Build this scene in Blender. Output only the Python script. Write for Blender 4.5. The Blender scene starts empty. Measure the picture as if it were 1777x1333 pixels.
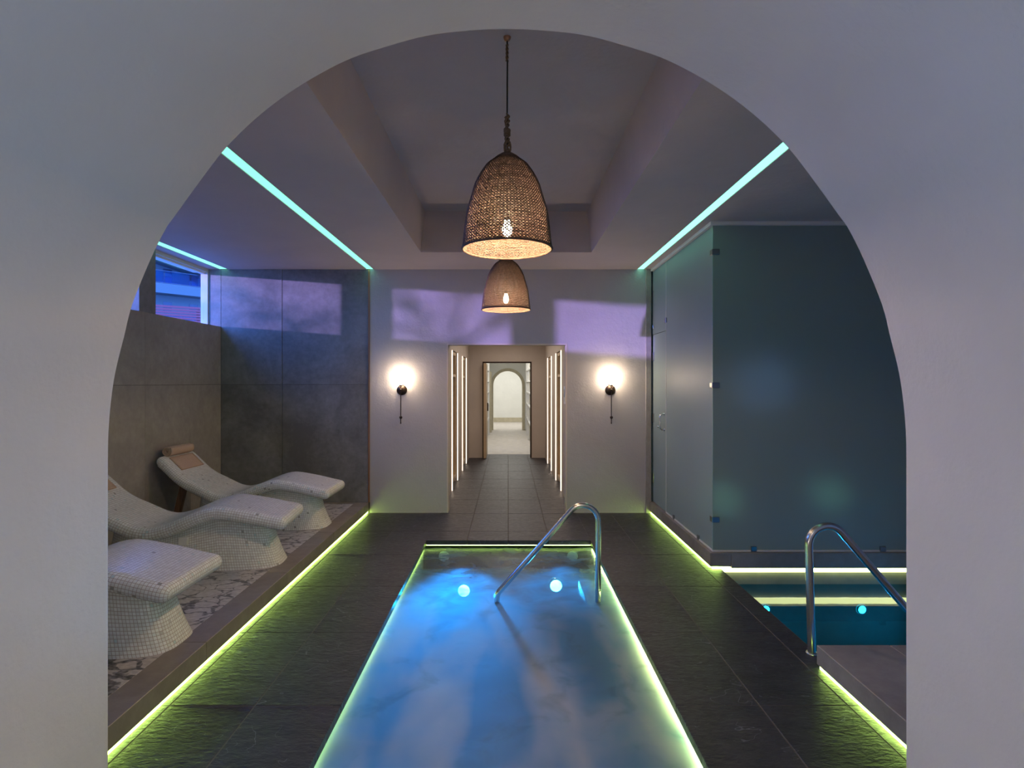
import bpy, bmesh, math, random
from mathutils import Vector, Matrix, noise as mnoise
random.seed(7)
PI = math.pi
sc = bpy.context.scene
C = sc.collection

# ------------------------------------------------------------------ camera, world, sun, lights
F = 1000.0                      # focal length in pixels of a 1777 x 1333 frame
cam_d = bpy.data.cameras.new('camera'); cam = bpy.data.objects.new('camera', cam_d); C.objects.link(cam)
cam_d.sensor_fit = 'HORIZONTAL'; cam_d.sensor_width = 36.0; cam_d.lens = 36.0*F/1777
cam_d.shift_x = (888.5-882)/1777; cam_d.shift_y = -(666.5-663)/1777
cam_d.clip_start = 0.05; cam_d.clip_end = 400
cam.location = (0, 0, 1.62); cam.rotation_euler = (PI/2, 0, 0)
sc.camera = cam
sc.view_settings.view_transform = 'Standard'; sc.view_settings.look = 'None'
sc.view_settings.exposure = 0.9; sc.view_settings.gamma = 1.0; sc.view_settings.use_curve_mapping = False
sc.cycles.max_bounces = 10; sc.cycles.diffuse_bounces = 4; sc.cycles.glossy_bounces = 4
sc.cycles.transmission_bounces = 6; sc.cycles.transparent_max_bounces = 12
sc.cycles.caustics_reflective = False; sc.cycles.caustics_refractive = False
sc.cycles.sample_clamp_indirect = 3.0; sc.cycles.blur_glossy = 0.5

w = bpy.data.worlds.new('dusk'); sc.world = w; w.use_nodes = True
wn = w.node_tree.nodes; bg = wn['Background']
bg.inputs[0].default_value = (0.085, 0.25, 1.0, 1); bg.inputs[1].default_value = 5.6

def lamp(name, kind, loc, energy, color, rot=(0,0,0), size=None, size_y=None, angle=None, blend=None, parent=None, radius=None):
    d = bpy.data.lights.new(name, kind); d.energy = energy; d.color = color
    if kind == 'AREA':
        if size_y: d.shape = 'RECTANGLE'; d.size = size; d.size_y = size_y
        else: d.size = size
    if kind == 'SPOT': d.spot_size = angle; d.spot_blend = blend
    if kind == 'SUN': d.angle = angle
    if radius is not None and kind in ('POINT', 'SPOT'): d.shadow_soft_size = radius
    o = bpy.data.objects.new(name, d); C.objects.link(o); o.location = loc; o.rotation_euler = rot
    return o

def aim(o, d):
    o.rotation_euler = Vector(d).to_track_quat('-Z', 'Y').to_euler()

sun = lamp('low_sun', 'SUN', (-12, -4, 5), 2.5, (0.66, 0.42, 1.0), angle=math.radians(0.9))
aim(sun, (1.35, 1.0, -0.0986))
# the lobby behind the camera: unseen soft overhead light, added as fill
lamp('lobby_fill', 'AREA', (0.0, -1.6, 2.85), 28, (1.0, 0.95, 0.92), size=2.6, size_y=1.8)
for lx in (-1.9, 1.9): lamp('lobby_low_fill', 'POINT', (lx, -0.9, 0.55), 17, (1.0, 0.93, 0.90), radius=0.2)  # unseen low point lights without fixtures, added to brighten the arch soffit

# ------------------------------------------------------------------ materials
def new_mat(name):
    m = bpy.data.materials.new(name); m.use_nodes = True
    nt = m.node_tree; b = nt.nodes['Principled BSDF']
    return m, nt, b
def N(nt, typ, **kw):
    n = nt.nodes.new(typ)
    for k, v in kw.items(): setattr(n, k, v)
    return n
def L(nt, a, b): nt.links.new(a, b)
def coords(nt, scale=(1,1,1), kind='Object', world=True):
    if world and kind == 'Object':
        g = N(nt, 'ShaderNodeNewGeometry'); src = g.outputs['Position']
    else:
        t = N(nt, 'ShaderNodeTexCoord'); src = t.outputs[kind]
    mp = N(nt, 'ShaderNodeMapping'); mp.inputs['Scale'].default_value = scale
    L(nt, src, mp.inputs['Vector']); return mp.outputs['Vector']
def noise(nt, vec, scale, detail=4, rough=0.55, dist=0.0):
    n = N(nt, 'ShaderNodeTexNoise'); n.inputs['Scale'].default_value = scale
    n.inputs['Detail'].default_value = detail; n.inputs['Roughness'].default_value = rough
    n.inputs['Distortion'].default_value = dist
    L(nt, vec, n.inputs['Vector']); return n.outputs['Fac']
def ramp(nt, fac, stops):
    r = N(nt, 'ShaderNodeValToRGB'); el = r.color_ramp.elements
    while len(el) > 1: el.remove(el[-1])
    el[0].position, el[0].color = stops[0][0], tuple(stops[0][1])+(1,)
    for p, c in stops[1:]:
        e = el.new(p); e.color = tuple(c)+(1,)
    L(nt, fac, r.inputs[0]); return r.outputs[0]
def bump(nt, height, strength, dist, normal=None):
    b = N(nt, 'ShaderNodeBump'); b.inputs['Strength'].default_value = strength; b.inputs['Distance'].default_value = dist
    L(nt, height, b.inputs['Height'])
    if normal: L(nt, normal, b.inputs['Normal'])
    return b.outputs['Normal']
def math_(nt, op, a, b=None, clamp=False):
    n = N(nt, 'ShaderNodeMath', operation=op); n.use_clamp = clamp
    for i, v in enumerate((a, b)):
        if v is None: continue
        if isinstance(v, (int, float)): n.inputs[i].default_value = v
        else: L(nt, v, n.inputs[i])
    return n.outputs[0]
def mixc(nt, fac, a, b, blend='MIX'):
    n = N(nt, 'ShaderNodeMix', data_type='RGBA', blend_type=blend)
    for s, v in (('Factor', fac), ('A', a), ('B', b)):
        sock = [i for i in n.inputs if i.name == s and i.enabled][0] if False else None
    ins = {'f': n.inputs[0], 'a': n.inputs[6], 'b': n.inputs[7]}
    for k, v in (('f', fac), ('a', a), ('b', b)):
        if isinstance(v, (int, float)): ins[k].default_value = v
        elif isinstance(v, tuple): ins[k].default_value = v+(1,)
        else: L(nt, v, ins[k])
    return n.outputs[2]

def flat(name, col, rough=0.5, metal=0.0, spec=0.5, nscale=0, namp=0.0):
    m, nt, b = new_mat(name)
    b.inputs['Base Color'].default_value = tuple(col)+(1,)
    b.inputs['Roughness'].default_value = rough; b.inputs['Metallic'].default_value = metal
    b.inputs['Specular IOR Level'].default_value = spec
    if nscale:
        v = coords(nt); f = noise(nt, v, nscale)
        lo = tuple(c*(1-namp) for c in col); hi = tuple(min(1, c*(1+namp)) for c in col)
        L(nt, ramp(nt, f, [(0.3, lo), (0.7, hi)]), b.inputs['Base Color'])
    return m
def emit(name, col, s):
    m, nt, b = new_mat(name)
    b.inputs['Base Color'].default_value = tuple(col)+(1,)
    b.inputs['Emission Color'].default_value = tuple(col)+(1,)
    b.inputs['Emission Strength'].default_value = s
    return m

def plaster(name, col, stipple=0.35):
    m, nt, b = new_mat(name); v = coords(nt)
    f = noise(nt, v, 2.2, 5)
    L(nt, ramp(nt, f, [(0.3, tuple(c*0.95 for c in col)), (0.7, tuple(min(1, c*1.03) for c in col))]), b.inputs['Base Color'])
    b.inputs['Roughness'].default_value = 0.78
    h1 = noise(nt, v, 55, 3, 0.6); h2 = noise(nt, v, 9, 3)
    n1 = bump(nt, h2, 0.25, 0.02); n2 = bump(nt, h1, stipple, 0.006, n1)
    L(nt, n2, b.inputs['Normal']); return m
def concrete(name, lo, hi, scratch=0.5, rough=0.5):
    m, nt, b = new_mat(name); v = coords(nt)
    oi = N(nt, 'ShaderNodeObjectInfo')
    f1 = noise(nt, v, 1.6, 6, 0.6, 0.6); f2 = noise(nt, v, 14, 6, 0.65)
    f = math_(nt, 'ADD', math_(nt, 'MULTIPLY', f1, 0.65), math_(nt, 'MULTIPLY', f2, 0.35))
    f = math_(nt, 'ADD', f, math_(nt, 'MULTIPLY', math_(nt, 'SUBTRACT', oi.outputs['Random'], 0.5), 0.14))
    col = ramp(nt, f, [(0.34, lo), (0.52, tuple((a+c)/2 for a, c in zip(lo, hi))), (0.68, hi)])
    L(nt, col, b.inputs['Base Color'])
    b.inputs['Roughness'].default_value = rough
    L(nt, bump(nt, f2, 0.12, 0.01), b.inputs['Normal']); return m
def slate(name, lo, hi, rough=0.42):
    m, nt, b = new_mat(name)
    g = N(nt, 'ShaderNodeNewGeometry'); oi = N(nt, 'ShaderNodeObjectInfo')
    comb = N(nt, 'ShaderNodeCombineXYZ'); L(nt, math_(nt, 'MULTIPLY', oi.outputs['Random'], 37.0), comb.inputs[0])
    L(nt, math_(nt, 'MULTIPLY', oi.outputs['Random'], 91.0), comb.inputs[2])
    add = N(nt, 'ShaderNodeVectorMath', operation='ADD'); L(nt, g.outputs['Position'], add.inputs[0]); L(nt, comb.outputs[0], add.inputs[1])
    v = add.outputs[0]
    mp = N(nt, 'ShaderNodeMapping'); mp.inputs['Scale'].default_value = (1.0, 2.3, 1.0); mp.inputs['Rotation'].default_value = (0, 0, 0.5)
    L(nt, v, mp.inputs['Vector']); vs = mp.outputs['Vector']
    f1 = noise(nt, vs, 2.4, 6, 0.6, 1.2)
    f2 = noise(nt, vs, 22, 5, 0.6, 0.4)
    # riven ledges: contour lines of a slow noise
    fl = noise(nt, vs, 1.5, 3, 0.5, 1.6)
    k = math_(nt, 'MULTIPLY', fl, 7.0); fr = math_(nt, 'FRACT', k)
    line = math_(nt, 'LESS_THAN', math_(nt, 'ABSOLUTE', math_(nt, 'SUBTRACT', fr, 0.5)), 0.016)
    brk = math_(nt, 'GREATER_THAN', noise(nt, v, 3.1, 2), 0.53)
    line = math_(nt, 'MULTIPLY', line, brk)
    base = ramp(nt, f1, [(0.3, lo), (0.7, hi)])
    col = mixc(nt, math_(nt, 'MULTIPLY', line, 0.8), base, tuple(min(1, h*3.4) for h in hi))
    L(nt, col, b.inputs['Base Color'])
    L(nt, ramp(nt, f2, [(0.3, (rough-.08,)*3), (0.7, (rough+.12,)*3)]), b.inputs['Roughness'])
    step = math_(nt, 'DIVIDE', math_(nt, 'ADD', math_(nt, 'FLOOR', math_(nt, 'ADD', k, 0.5)), 0.0), 7.0)
    h = math_(nt, 'ADD', math_(nt, 'MULTIPLY', f2, 0.35), math_(nt, 'ADD', math_(nt, 'MULTIPLY', f1, 0.5), math_(nt, 'MULTIPLY', step, 0.9)))
    L(nt, bump(nt, h, 0.85, 0.02), b.inputs['Normal'])
    return m
def mosaic(name, pitch=0.02, rgh=0.22, tone=(0.80, 0.82, 0.81)):
    m, nt, b = new_mat(name)
    t = N(nt, 'ShaderNodeTexCoord'); mp = N(nt, 'ShaderNodeMapping')
    mp.inputs['Scale'].default_value = (1/pitch, 1/pitch, 1); L(nt, t.outputs['UV'], mp.inputs['Vector'])
    sx = N(nt, 'ShaderNodeSeparateXYZ'); L(nt, mp.outputs['Vector'], sx.inputs[0])
    def edge(o):
        fr = math_(nt, 'FRACT', o); return math_(nt, 'ABSOLUTE', math_(nt, 'SUBTRACT', fr, 0.5))
    e = math_(nt, 'MAXIMUM', edge(sx.outputs[0]), edge(sx.outputs[1]))
    grout = math_(nt, 'GREATER_THAN', e, 0.435)
    fl = N(nt, 'ShaderNodeVectorMath', operation='FLOOR'); L(nt, mp.outputs['Vector'], fl.inputs[0])
    wn_ = N(nt, 'ShaderNodeTexWhiteNoise', noise_dimensions='4D'); L(nt, fl.outputs[0], wn_.inputs['Vector']); oi_ = N(nt, 'ShaderNodeObjectInfo'); L(nt, oi_.outputs['Random'], wn_.inputs['W'])
    v = wn_.outputs['Value']
    col = ramp(nt, v, [(0.0, tuple(c*0.45 for c in tone)), (0.005, tuple(c*0.55 for c in tone)), (0.010, tuple(c*0.92 for c in tone)),
                       (0.5, tone), (0.97, tuple(min(1, c*1.08) for c in tone)), (1.0, (0.55, 0.70, 0.72))])
    L(nt, mixc(nt, grout, col, (0.42, 0.36, 0.31)), b.inputs['Base Color'])
    L(nt, math_(nt, 'ADD', math_(nt, 'MULTIPLY', grout, 0.4), rgh), b.inputs['Roughness'])
    hh = math_(nt, 'SUBTRACT', 1.0, math_(nt, 'MULTIPLY', math_(nt, 'SUBTRACT', e, 0.38, True), 9.0, True))
    # each tessera sits at its own small tilt
    sub = N(nt, 'ShaderNodeVectorMath', operation='FRACTION'); L(nt, mp.outputs['Vector'], sub.inputs[0])
    sc2 = N(nt, 'ShaderNodeVectorMath', operation='SUBTRACT'); L(nt, wn_.outputs['Color'], sc2.inputs[0]); sc2.inputs[1].default_value = (.5,.5,.5)
    dt = N(nt, 'ShaderNodeVectorMath', operation='DOT_PRODUCT'); L(nt, sub.outputs[0], dt.inputs[0]); L(nt, sc2.outputs[0], dt.inputs[1])
    hh = math_(nt, 'ADD', hh, math_(nt, 'MULTIPLY', dt.outputs['Value'], 0.9))
    L(nt, bump(nt, hh, 0.5, 0.0016), b.inputs['Normal'])
    return m
def marble(name):
    m, nt, b = new_mat(name); v = coords(nt, (1.0, 1.5, 1.0))
    wob = N(nt, 'ShaderNodeTexNoise'); wob.inputs['Scale'].default_value = 5; wob.inputs['Detail'].default_value = 4; L(nt, v, wob.inputs['Vector'])
    sc_ = N(nt, 'ShaderNodeVectorMath', operation='SCALE'); L(nt, wob.outputs['Color'], sc_.inputs[0]); sc_.inputs['Scale'].default_value = 0.22
    ad = N(nt, 'ShaderNodeVectorMath', operation='ADD'); L(nt, v, ad.inputs[0]); L(nt, sc_.outputs[0], ad.inputs[1])
    vo = N(nt, 'ShaderNodeTexVoronoi', feature='DISTANCE_TO_EDGE'); vo.inputs['Scale'].default_value = 6.5; L(nt, ad.outputs[0], vo.inputs['Vector'])
    wdt = noise(nt, v, 3.0, 3)
    d = math_(nt, 'SUBTRACT', vo.outputs['Distance'], math_(nt, 'MULTIPLY', math_(nt, 'SUBTRACT', wdt, 0.42, True), 0.55))
    f2 = noise(nt, v, 30, 4)
    light = ramp(nt, f2, [(0.3, (0.42, 0.40, 0.40)), (0.7, (0.62, 0.60, 0.60))])
    dark = ramp(nt, f2, [(0.4, (0.045, 0.045, 0.05)), (0.62, (0.30, 0.29, 0.30))])
    k = math_(nt, 'MULTIPLY', math_(nt, 'SUBTRACT', d, 0.012), 40.0, True)
    L(nt, mixc(nt, k, dark, light), b.inputs['Base Color']); b.inputs['Roughness'].default_value = 0.3
    return m
def wood(name, lo, hi):
    m, nt, b = new_mat(name); v = coords(nt, (30, 30, 1.5))
    f = noise(nt, v, 1.0, 4, 0.6, 0.5)
    L(nt, ramp(nt, f, [(0.3, lo), (0.7, hi)]), b.inputs['Base Color']); b.inputs['Roughness'].default_value = 0.5
    return m
def water_mat(name, tint, foam):
    m, nt, b = new_mat(name); nt.nodes.remove(b)
    out = [n for n in nt.nodes if n.type == 'OUTPUT_MATERIAL'][0]
    v = coords(nt)
    rip = noise(nt, v, 11 if foam else 3, 3, 0.5, 0.3)
    rip2 = noise(nt, v, 70, 2, 0.5)
    nrm = bump(nt, math_(nt, 'ADD', rip, math_(nt, 'MULTIPLY', rip2, 0.12 if foam else 0.0)), 0.18 if foam else 0.03, 0.02)
    tr = N(nt, 'ShaderNodeBsdfTransparent'); tr.inputs[0].default_value = tuple(tint)+(1,)
    gl = N(nt, 'ShaderNodeBsdfGlossy'); gl.inputs['Roughness'].default_value = 0.36 if foam else 0.02; L(nt, nrm, gl.inputs['Normal'])
    fr = N(nt, 'ShaderNodeFresnel'); fr.inputs[0].default_value = 1.33; L(nt, nrm, fr.inputs['Normal'])
    mx = N(nt, 'ShaderNodeMixShader'); L(nt, fr.outputs[0], mx.inputs[0]); L(nt, tr.outputs[0], mx.inputs[1]); L(nt, gl.outputs[0], mx.inputs[2])
    last = mx.outputs[0]
    if foam:
        # turbid aerated water, with pale plumes of foam streaming from the jets
        s = N(nt, 'ShaderNodeSeparateXYZ'); L(nt, v, s.inputs[0])
        mp = N(nt, 'ShaderNodeMapping'); mp.inputs['Scale'].default_value = (3.0, 0.95, 1); mp.inputs['Rotation'].default_value = (0, 0, 0.10); mp.inputs['Location'].default_value = (0.4, 2.7, 0); L(nt, v, mp.inputs['Vector'])
        a = noise(nt, mp.outputs[0], 1.0, 2.5, 0.45, 0.35)
        a2 = noise(nt, v, 4.2, 3, 0.5, 0.7)
        def clamp01(x, lo=0.0, hi=1.0): return math_(nt, 'MINIMUM', math_(nt, 'MAXIMUM', x, lo), hi)
        grad = clamp01(math_(nt, 'DIVIDE', math_(nt, 'SUBTRACT', 5.35, s.outputs[1]), 1.1))          # cloudy from about a metre off the jets
        cover = clamp01(math_(nt, 'ADD', math_(nt, 'MULTIPLY', grad, 0.92), math_(nt, 'MULTIPLY', math_(nt, 'SUBTRACT', a2, 0.40), 1.3)), 0.12, 0.98)
        near = clamp01(math_(nt, 'DIVIDE', math_(nt, 'SUBTRACT', 4.6, s.outputs[1]), 1.2))
        plume = clamp01(math_(nt, 'ADD', math_(nt, 'MULTIPLY', math_(nt, 'SUBTRACT', a, 0.38), 3.0), math_(nt, 'MULTIPLY', math_(nt, 'SUBTRACT', a2, 0.5), 0.5)))
        plume = clamp01(math_(nt, 'MULTIPLY', plume, math_(nt, 'ADD', math_(nt, 'MULTIPLY', near, 0.75), 0.25)))
        df = N(nt, 'ShaderNodeBsdfDiffuse'); L(nt, mixc(nt, plume, (0.13, 0.20, 0.29), (0.60, 0.59, 0.65)), df.inputs[0])
        tl = N(nt, 'ShaderNodeBsdfTranslucent'); L(nt, mixc(nt, plume, (0.16, 0.62, 0.98), (0.42, 0.56, 0.66)), tl.inputs[0])
        fm = N(nt, 'ShaderNodeMixShader'); fm.inputs[0].default_value = 0.45; L(nt, df.outputs[0], fm.inputs[1]); L(nt, tl.outputs[0], fm.inputs[2])
        fg = N(nt, 'ShaderNodeMixShader'); fg.inputs[0].default_value = 0.015; L(nt, fm.outputs[0], fg.inputs[1]); L(nt, gl.outputs[0], fg.inputs[2])
        m2 = N(nt, 'ShaderNodeMixShader'); L(nt, cover, m2.inputs[0]); L(nt, last, m2.inputs[1]); L(nt, fg.outputs[0], m2.inputs[2])
        last = m2.outputs[0]
    L(nt, last, out.inputs['Surface']); return m
def frosted(name, col, rough, trans):
    m, nt, b = new_mat(name); v = coords(nt)
    f = noise(nt, v, 1.2, 3)
    L(nt, ramp(nt, f, [(0.3, tuple(c*.94 for c in col)), (0.7, col)]), b.inputs['Base Color'])
    b.inputs['Roughness'].default_value = rough; b.inputs['Transmission Weight'].default_value = trans
    b.inputs['IOR'].default_value = 1.33
    return m
def clear_glass(name, tint=(0.9, 0.95, 1.0)):
    m, nt, b = new_mat(name); nt.nodes.remove(b)
    out = [n for n in nt.nodes if n.type == 'OUTPUT_MATERIAL'][0]
    tr = N(nt, 'ShaderNodeBsdfTransparent'); tr.inputs[0].default_value = tuple(tint)+(1,)
    gl = N(nt, 'ShaderNodeBsdfGlossy'); gl.inputs['Roughness'].default_value = 0.01
    fr0 = N(nt, 'ShaderNodeFresnel'); fr0.inputs[0].default_value = 1.3; gg = N(nt, 'ShaderNodeNewGeometry')
    fr = N(nt, 'ShaderNodeMath', operation='MULTIPLY'); L(nt, fr0.outputs[0], fr.inputs[0]); L(nt, math_(nt, 'SUBTRACT', 1.0, gg.outputs['Backfacing']), fr.inputs[1])
    mx = N(nt, 'ShaderNodeMixShader'); L(nt, fr.outputs[0], mx.inputs[0]); L(nt, tr.outputs[0], mx.inputs[1]); L(nt, gl.outputs[0], mx.inputs[2])
    L(nt, mx.outputs[0], out.inputs['Surface']); return m

M = {}
M['arch'] = plaster('grey_white_arch_plaster', (0.69, 0.685, 0.705), 0.24)
M['white'] = plaster('white_plaster', (0.46, 0.445, 0.455), 0.30)
M['bright'] = plaster('bright_white_plaster', (0.80, 0.80, 0.76), 0.10)
M['ceiling'] = plaster('ceiling_paint', (0.56, 0.49, 0.48), 0.06)
M['corridor'] = plaster('cream_plaster', (0.62, 0.55, 0.49), 0.05)
M['dark_panel'] = concrete('dark_stone_panel', (0.135, 0.135, 0.128), (0.31, 0.31, 0.305), rough=0.48)
M['warm_panel'] = concrete('warm_stone_panel', (0.23, 0.21, 0.195), (0.38, 0.36, 0.335), rough=0.55)
M['kerb'] = concrete('kerb_stone', (0.175, 0.155, 0.14), (0.30, 0.272, 0.25), rough=0.45)
M['bench'] = concrete('grey_platform_stone', (0.22, 0.21, 0.225), (0.36, 0.35, 0.37), rough=0.45)
M['slate'] = slate('black_slate', (0.017, 0.017, 0.026), (0.044, 0.042, 0.056))
M['grout'] = flat('floor_grout', (0.13, 0.12, 0.11), 0.9)
M['marble'] = marble('veined_marble')
M['mosaic'] = mosaic('white_glass_mosaic')
M['pool_mosaic'] = mosaic('pool_mosaic', 0.025, 0.42, (0.30, 0.40, 0.42))
M['pool_wall'] = concrete('pool_stone', (0.16, 0.17, 0.13), (0.26, 0.27, 0.21), rough=0.5)
M['steel'] = flat('brushed_steel', (0.62, 0.60, 0.58), 0.22, 1.0)
M['chrome'] = flat('chrome', (0.75, 0.75, 0.76), 0.12, 1.0)
M['clip'] = flat('dark_clip_metal', (0.3, 0.3, 0.31), 0.28, 1.0)
M['bronze'] = flat('dark_bronze', (0.05, 0.035, 0.028), 0.38, 0.85)
M['trim'] = flat('bronze_trim', (0.35, 0.2, 0.12), 0.4, 1.0)
M['copper'] = flat('copper', (0.55, 0.30, 0.18), 0.3, 1.0)
M['rope'] = flat('hemp_rope', (0.20, 0.14, 0.09), 0.9, nscale=160, namp=0.4)
M['cord'] = flat('black_cord', (0.015, 0.014, 0.014), 0.6)
M['wicker'] = flat('woven_rush', (0.105, 0.066, 0.052), 0.75, nscale=60, namp=0.45)
M['wood'] = wood('pale_oak', (0.50, 0.36, 0.22), (0.66, 0.50, 0.33))
M['darkwood'] = wood('brown_wood', (0.11, 0.055, 0.035), (0.20, 0.10, 0.065))
M['towel'] = flat('tan_towel', (0.52, 0.37, 0.28), 0.95, nscale=240, namp=0.22)
M['frame'] = flat('cream_window_frame', (0.62, 0.60, 0.52), 0.4)
M['whitemetal'] = flat('white_metal', (0.75, 0.75, 0.75), 0.4)
M['glass'] = clear_glass('window_glass')
M['frost'] = frosted('frosted_glass', (0.40, 0.52, 0.52), 0.48, 0.40)
M['glass_edge'] = flat('green_glass_edge', (0.40, 0.62, 0.55), 0.2)
M['water_spa'] = water_mat('foaming_spa_water', (0.78, 0.90, 0.93), True)
M['water_still'] = water_mat('still_plunge_water', (0.05, 0.50, 0.66), False)
M['led_green'] = emit('yellow_green_led', (0.60, 0.95, 0.18), 8.8)
M['led_green_spa'] = emit('spa_yellow_green_led', (0.74, 1.0, 0.32), 30.0)
M['led_green_dim'] = emit('spa_dim_green_led', (0.62, 1.0, 0.20), 6.0)
M['led_pale'] = emit('pale_yellow_led', (0.93, 1.0, 0.42), 3.2)
M['led_teal'] = emit('aqua_cove_led', (0.28, 1.0, 0.68), 0.66)
M['led_teal_bright'] = emit('aqua_cove_led_by_glass', (0.28, 1.0, 0.68), 1.0)
M['led_blue'] = emit('blue_pool_lamp', (0.06, 0.62, 1.0), 22.0)
M['led_white'] = emit('warm_white_led', (1.0, 0.84, 0.68), 1.7)
M['bulb'] = emit('warm_bulb', (1.0, 0.72, 0.42), 40.0)
M['globe'] = emit('opal_globe', (1.0, 0.78, 0.55), 26.0)
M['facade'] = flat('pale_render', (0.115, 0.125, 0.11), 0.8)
M['dark_glass'] = flat('dark_window_pane', (0.03, 0.035, 0.05), 0.15)
M['balcony_glass'] = clear_glass('balcony_glass', (0.55, 0.78, 1.0))
M['redwood'] = flat('reddish_cladding', (0.30, 0.05, 0.055), 0.7)
M['carpet'] = flat('pale_stone_floor', (0.55, 0.51, 0.47), 0.6, nscale=6, namp=0.12)
M['sandstone'] = flat('sandstone_trim', (0.50, 0.45, 0.33), 0.7, nscale=8, namp=0.1)
M['outdoor'] = flat('outdoor_paving', (0.25, 0.25, 0.26), 0.9, nscale=3, namp=0.2)
M['leaf'] = flat('dark_leaves', (0.03, 0.06, 0.02), 0.7)

# ------------------------------------------------------------------ building helpers
WL = {}    # world location of each root / part
def wloc(o): return WL.get(o.name, Vector((0, 0, 0)))
class MB:
    def __init__(s): s.v = []; s.f = []; s.uv = {}; s.smooth = set()
    def add(s, vs, fs, smooth=False, uvs=None):
        o = len(s.v); s.v += [tuple(p) for p in vs]
        for i, f in enumerate(fs):
            if smooth: s.smooth.add(len(s.f))
            if uvs: s.uv[len(s.f)] = uvs[i]
            s.f.append(tuple(o+k for k in f))
        return s
    def box(s, lo, hi):
        x0, y0, z0 = lo; x1, y1, z1 = hi
        return s.add([(x0,y0,z0),(x1,y0,z0),(x1,y1,z0),(x0,y1,z0),(x0,y0,z1),(x1,y0,z1),(x1,y1,z1),(x0,y1,z1)],
              [(0,3,2,1),(4,5,6,7),(0,1,5,4),(1,2,6,5),(2,3,7,6),(3,0,4,7)])
    def quad(s, a, b, c, d): return s.add([a, b, c, d], [(0, 1, 2, 3)])
    def tube(s, pts, r, seg=10, caps=True, closed=False):
        pts = [Vector(p) for p in pts]; n = len(pts); rs = r if isinstance(r, (list, tuple)) else [r]*n
        vs = []; fs = []; up = None
        for i, p in enumerate(pts):
            if closed: t = pts[(i+1) % n]-pts[i-1]
            else: t = pts[min(i+1, n-1)]-pts[max(i-1, 0)]
            t.normalize()
            if up is None:
                up = Vector((0, 0, 1)) if abs(t.z) < 0.9 else Vector((0, 1, 0))
            a = up - t*up.dot(t)
            if a.length < 1e-6: a = t.orthogonal()
            a.normalize(); up = a; b = t.cross(a)
            for k in range(seg):
                an = 2*PI*k/seg; vs.append(p+(a*math.cos(an)+b*math.sin(an))*rs[i])
        m = n if closed else n-1
        for i in range(m):
            for k in range(seg):
                i2 = (i+1) % n
                fs.append((i*seg+k, i2*seg+k, i2*seg+(k+1) % seg, i*seg+(k+1) % seg))
        s.add(vs, fs, True)
        if caps and not closed:
            s.add(vs[:seg], [tuple(range(seg))]); s.add(vs[-seg:], [tuple(reversed(range(seg)))])
        return s
    def lathe(s, prof, seg=32, centre=(0,0,0), axis='z', smooth=True):
        vs = []; fs = []; cx, cy, cz = centre
        for r, h in prof:
            for k in range(seg):
                a = 2*PI*k/seg; u, w_ = r*math.cos(a), r*math.sin(a)
                if axis == 'z': vs.append((cx+u, cy+w_, cz+h))
                elif axis == 'y': vs.append((cx+u, cy+h, cz-w_))
                else: vs.append((cx+h, cy+u, cz+w_))
        for i in range(len(prof)-1):
            for k in range(seg):
                fs.append((i*seg+k, i*seg+(k+1) % seg, (i+1)*seg+(k+1) % seg, (i+1)*seg+k))
        return s.add(vs, fs, smooth)
    def sphere(s, c, r, seg=24, rings=14, sc=(1,1,1)):
        vs = []; fs = []
        for i in range(rings+1):
            ph = PI*i/rings
            for k in range(seg):
                a = 2*PI*k/seg
                vs.append((c[0]+sc[0]*r*math.sin(ph)*math.cos(a), c[1]+sc[1]*r*math.sin(ph)*math.sin(a), c[2]+sc[2]*r*math.cos(ph)))
        for i in range(rings):
            for k in range(seg):
                fs.append((i*seg+k, (i+1)*seg+k, (i+1)*seg+(k+1) % seg, i*seg+(k+1) % seg))
        return s.add(vs, fs, True)
    def mesh(s, name, mat, origin=(0,0,0), merge=False):
        me = bpy.data.meshes.new(name); ox, oy, oz = origin
        me.from_pydata([(x-ox, y-oy, z-oz) for x, y, z in s.v], [], s.f)
        if s.uv:
            l = me.uv_layers.new(name='UVMap')
            for p in me.polygons:
                u = s.uv.get(p.index)
                if u:
                    for li, c in zip(p.loop_indices, u): l.data[li].uv = c
        for p in me.polygons:
            if p.index in s.smooth: p.use_smooth = True
        if merge:
            bm = bmesh.new(); bm.from_mesh(me); bmesh.ops.remove_doubles(bm, verts=bm.verts, dist=1e-5)
            bmesh.ops.recalc_face_normals(bm, faces=bm.faces); bm.to_mesh(me); bm.free()
        me.materials.append(mat); me.update()
        return me
    def build(s, name, mat, parent=None, origin=None, bevel=0, merge=False, label=None, kind=None):
        wl = Vector(origin) if origin is not None else (wloc(parent) if parent else Vector((0, 0, 0)))
        me = s.mesh(name, mat, wl, merge)
        o = bpy.data.objects.new(name, me); C.objects.link(o)
        if parent: o.parent = parent; o.location = wl-wloc(parent)
        else: o.location = wl
        WL[o.name] = wl
        if bevel:
            bm = bmesh.new(); bm.from_mesh(me)
            bmesh.ops.bevel(bm, geom=list(bm.edges), offset=bevel, segments=2 if bevel > 0.004 else 1, profile=0.6, affect='EDGES')
            bm.to_mesh(me); bm.free()
        if label: o['label'] = label
        if kind: o['kind'] = kind
        return o
def root(name, loc, label, cat, group=None):
    o = bpy.data.objects.new(name, None); C.objects.link(o); o.location = loc; o.empty_display_size = 0.1
    o['label'] = label; o['category'] = cat
    if group: o['group'] = group
    WL[o.name] = Vector(loc); return o
def struct(o): o['kind'] = 'structure'; return o
def bx(name, lo, hi, mat, parent=None, bevel=0, **kw): return MB().box(lo, hi).build(name, mat, parent, bevel=bevel, **kw)
def copy_tree(o, parent=None):
    c = o.copy(); C.objects.link(c); c.parent = parent
    WL[c.name] = wloc(o)
    for ch in [x for x in o.children]: copy_tree(ch, c)
    return c
_piece = {}
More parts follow.
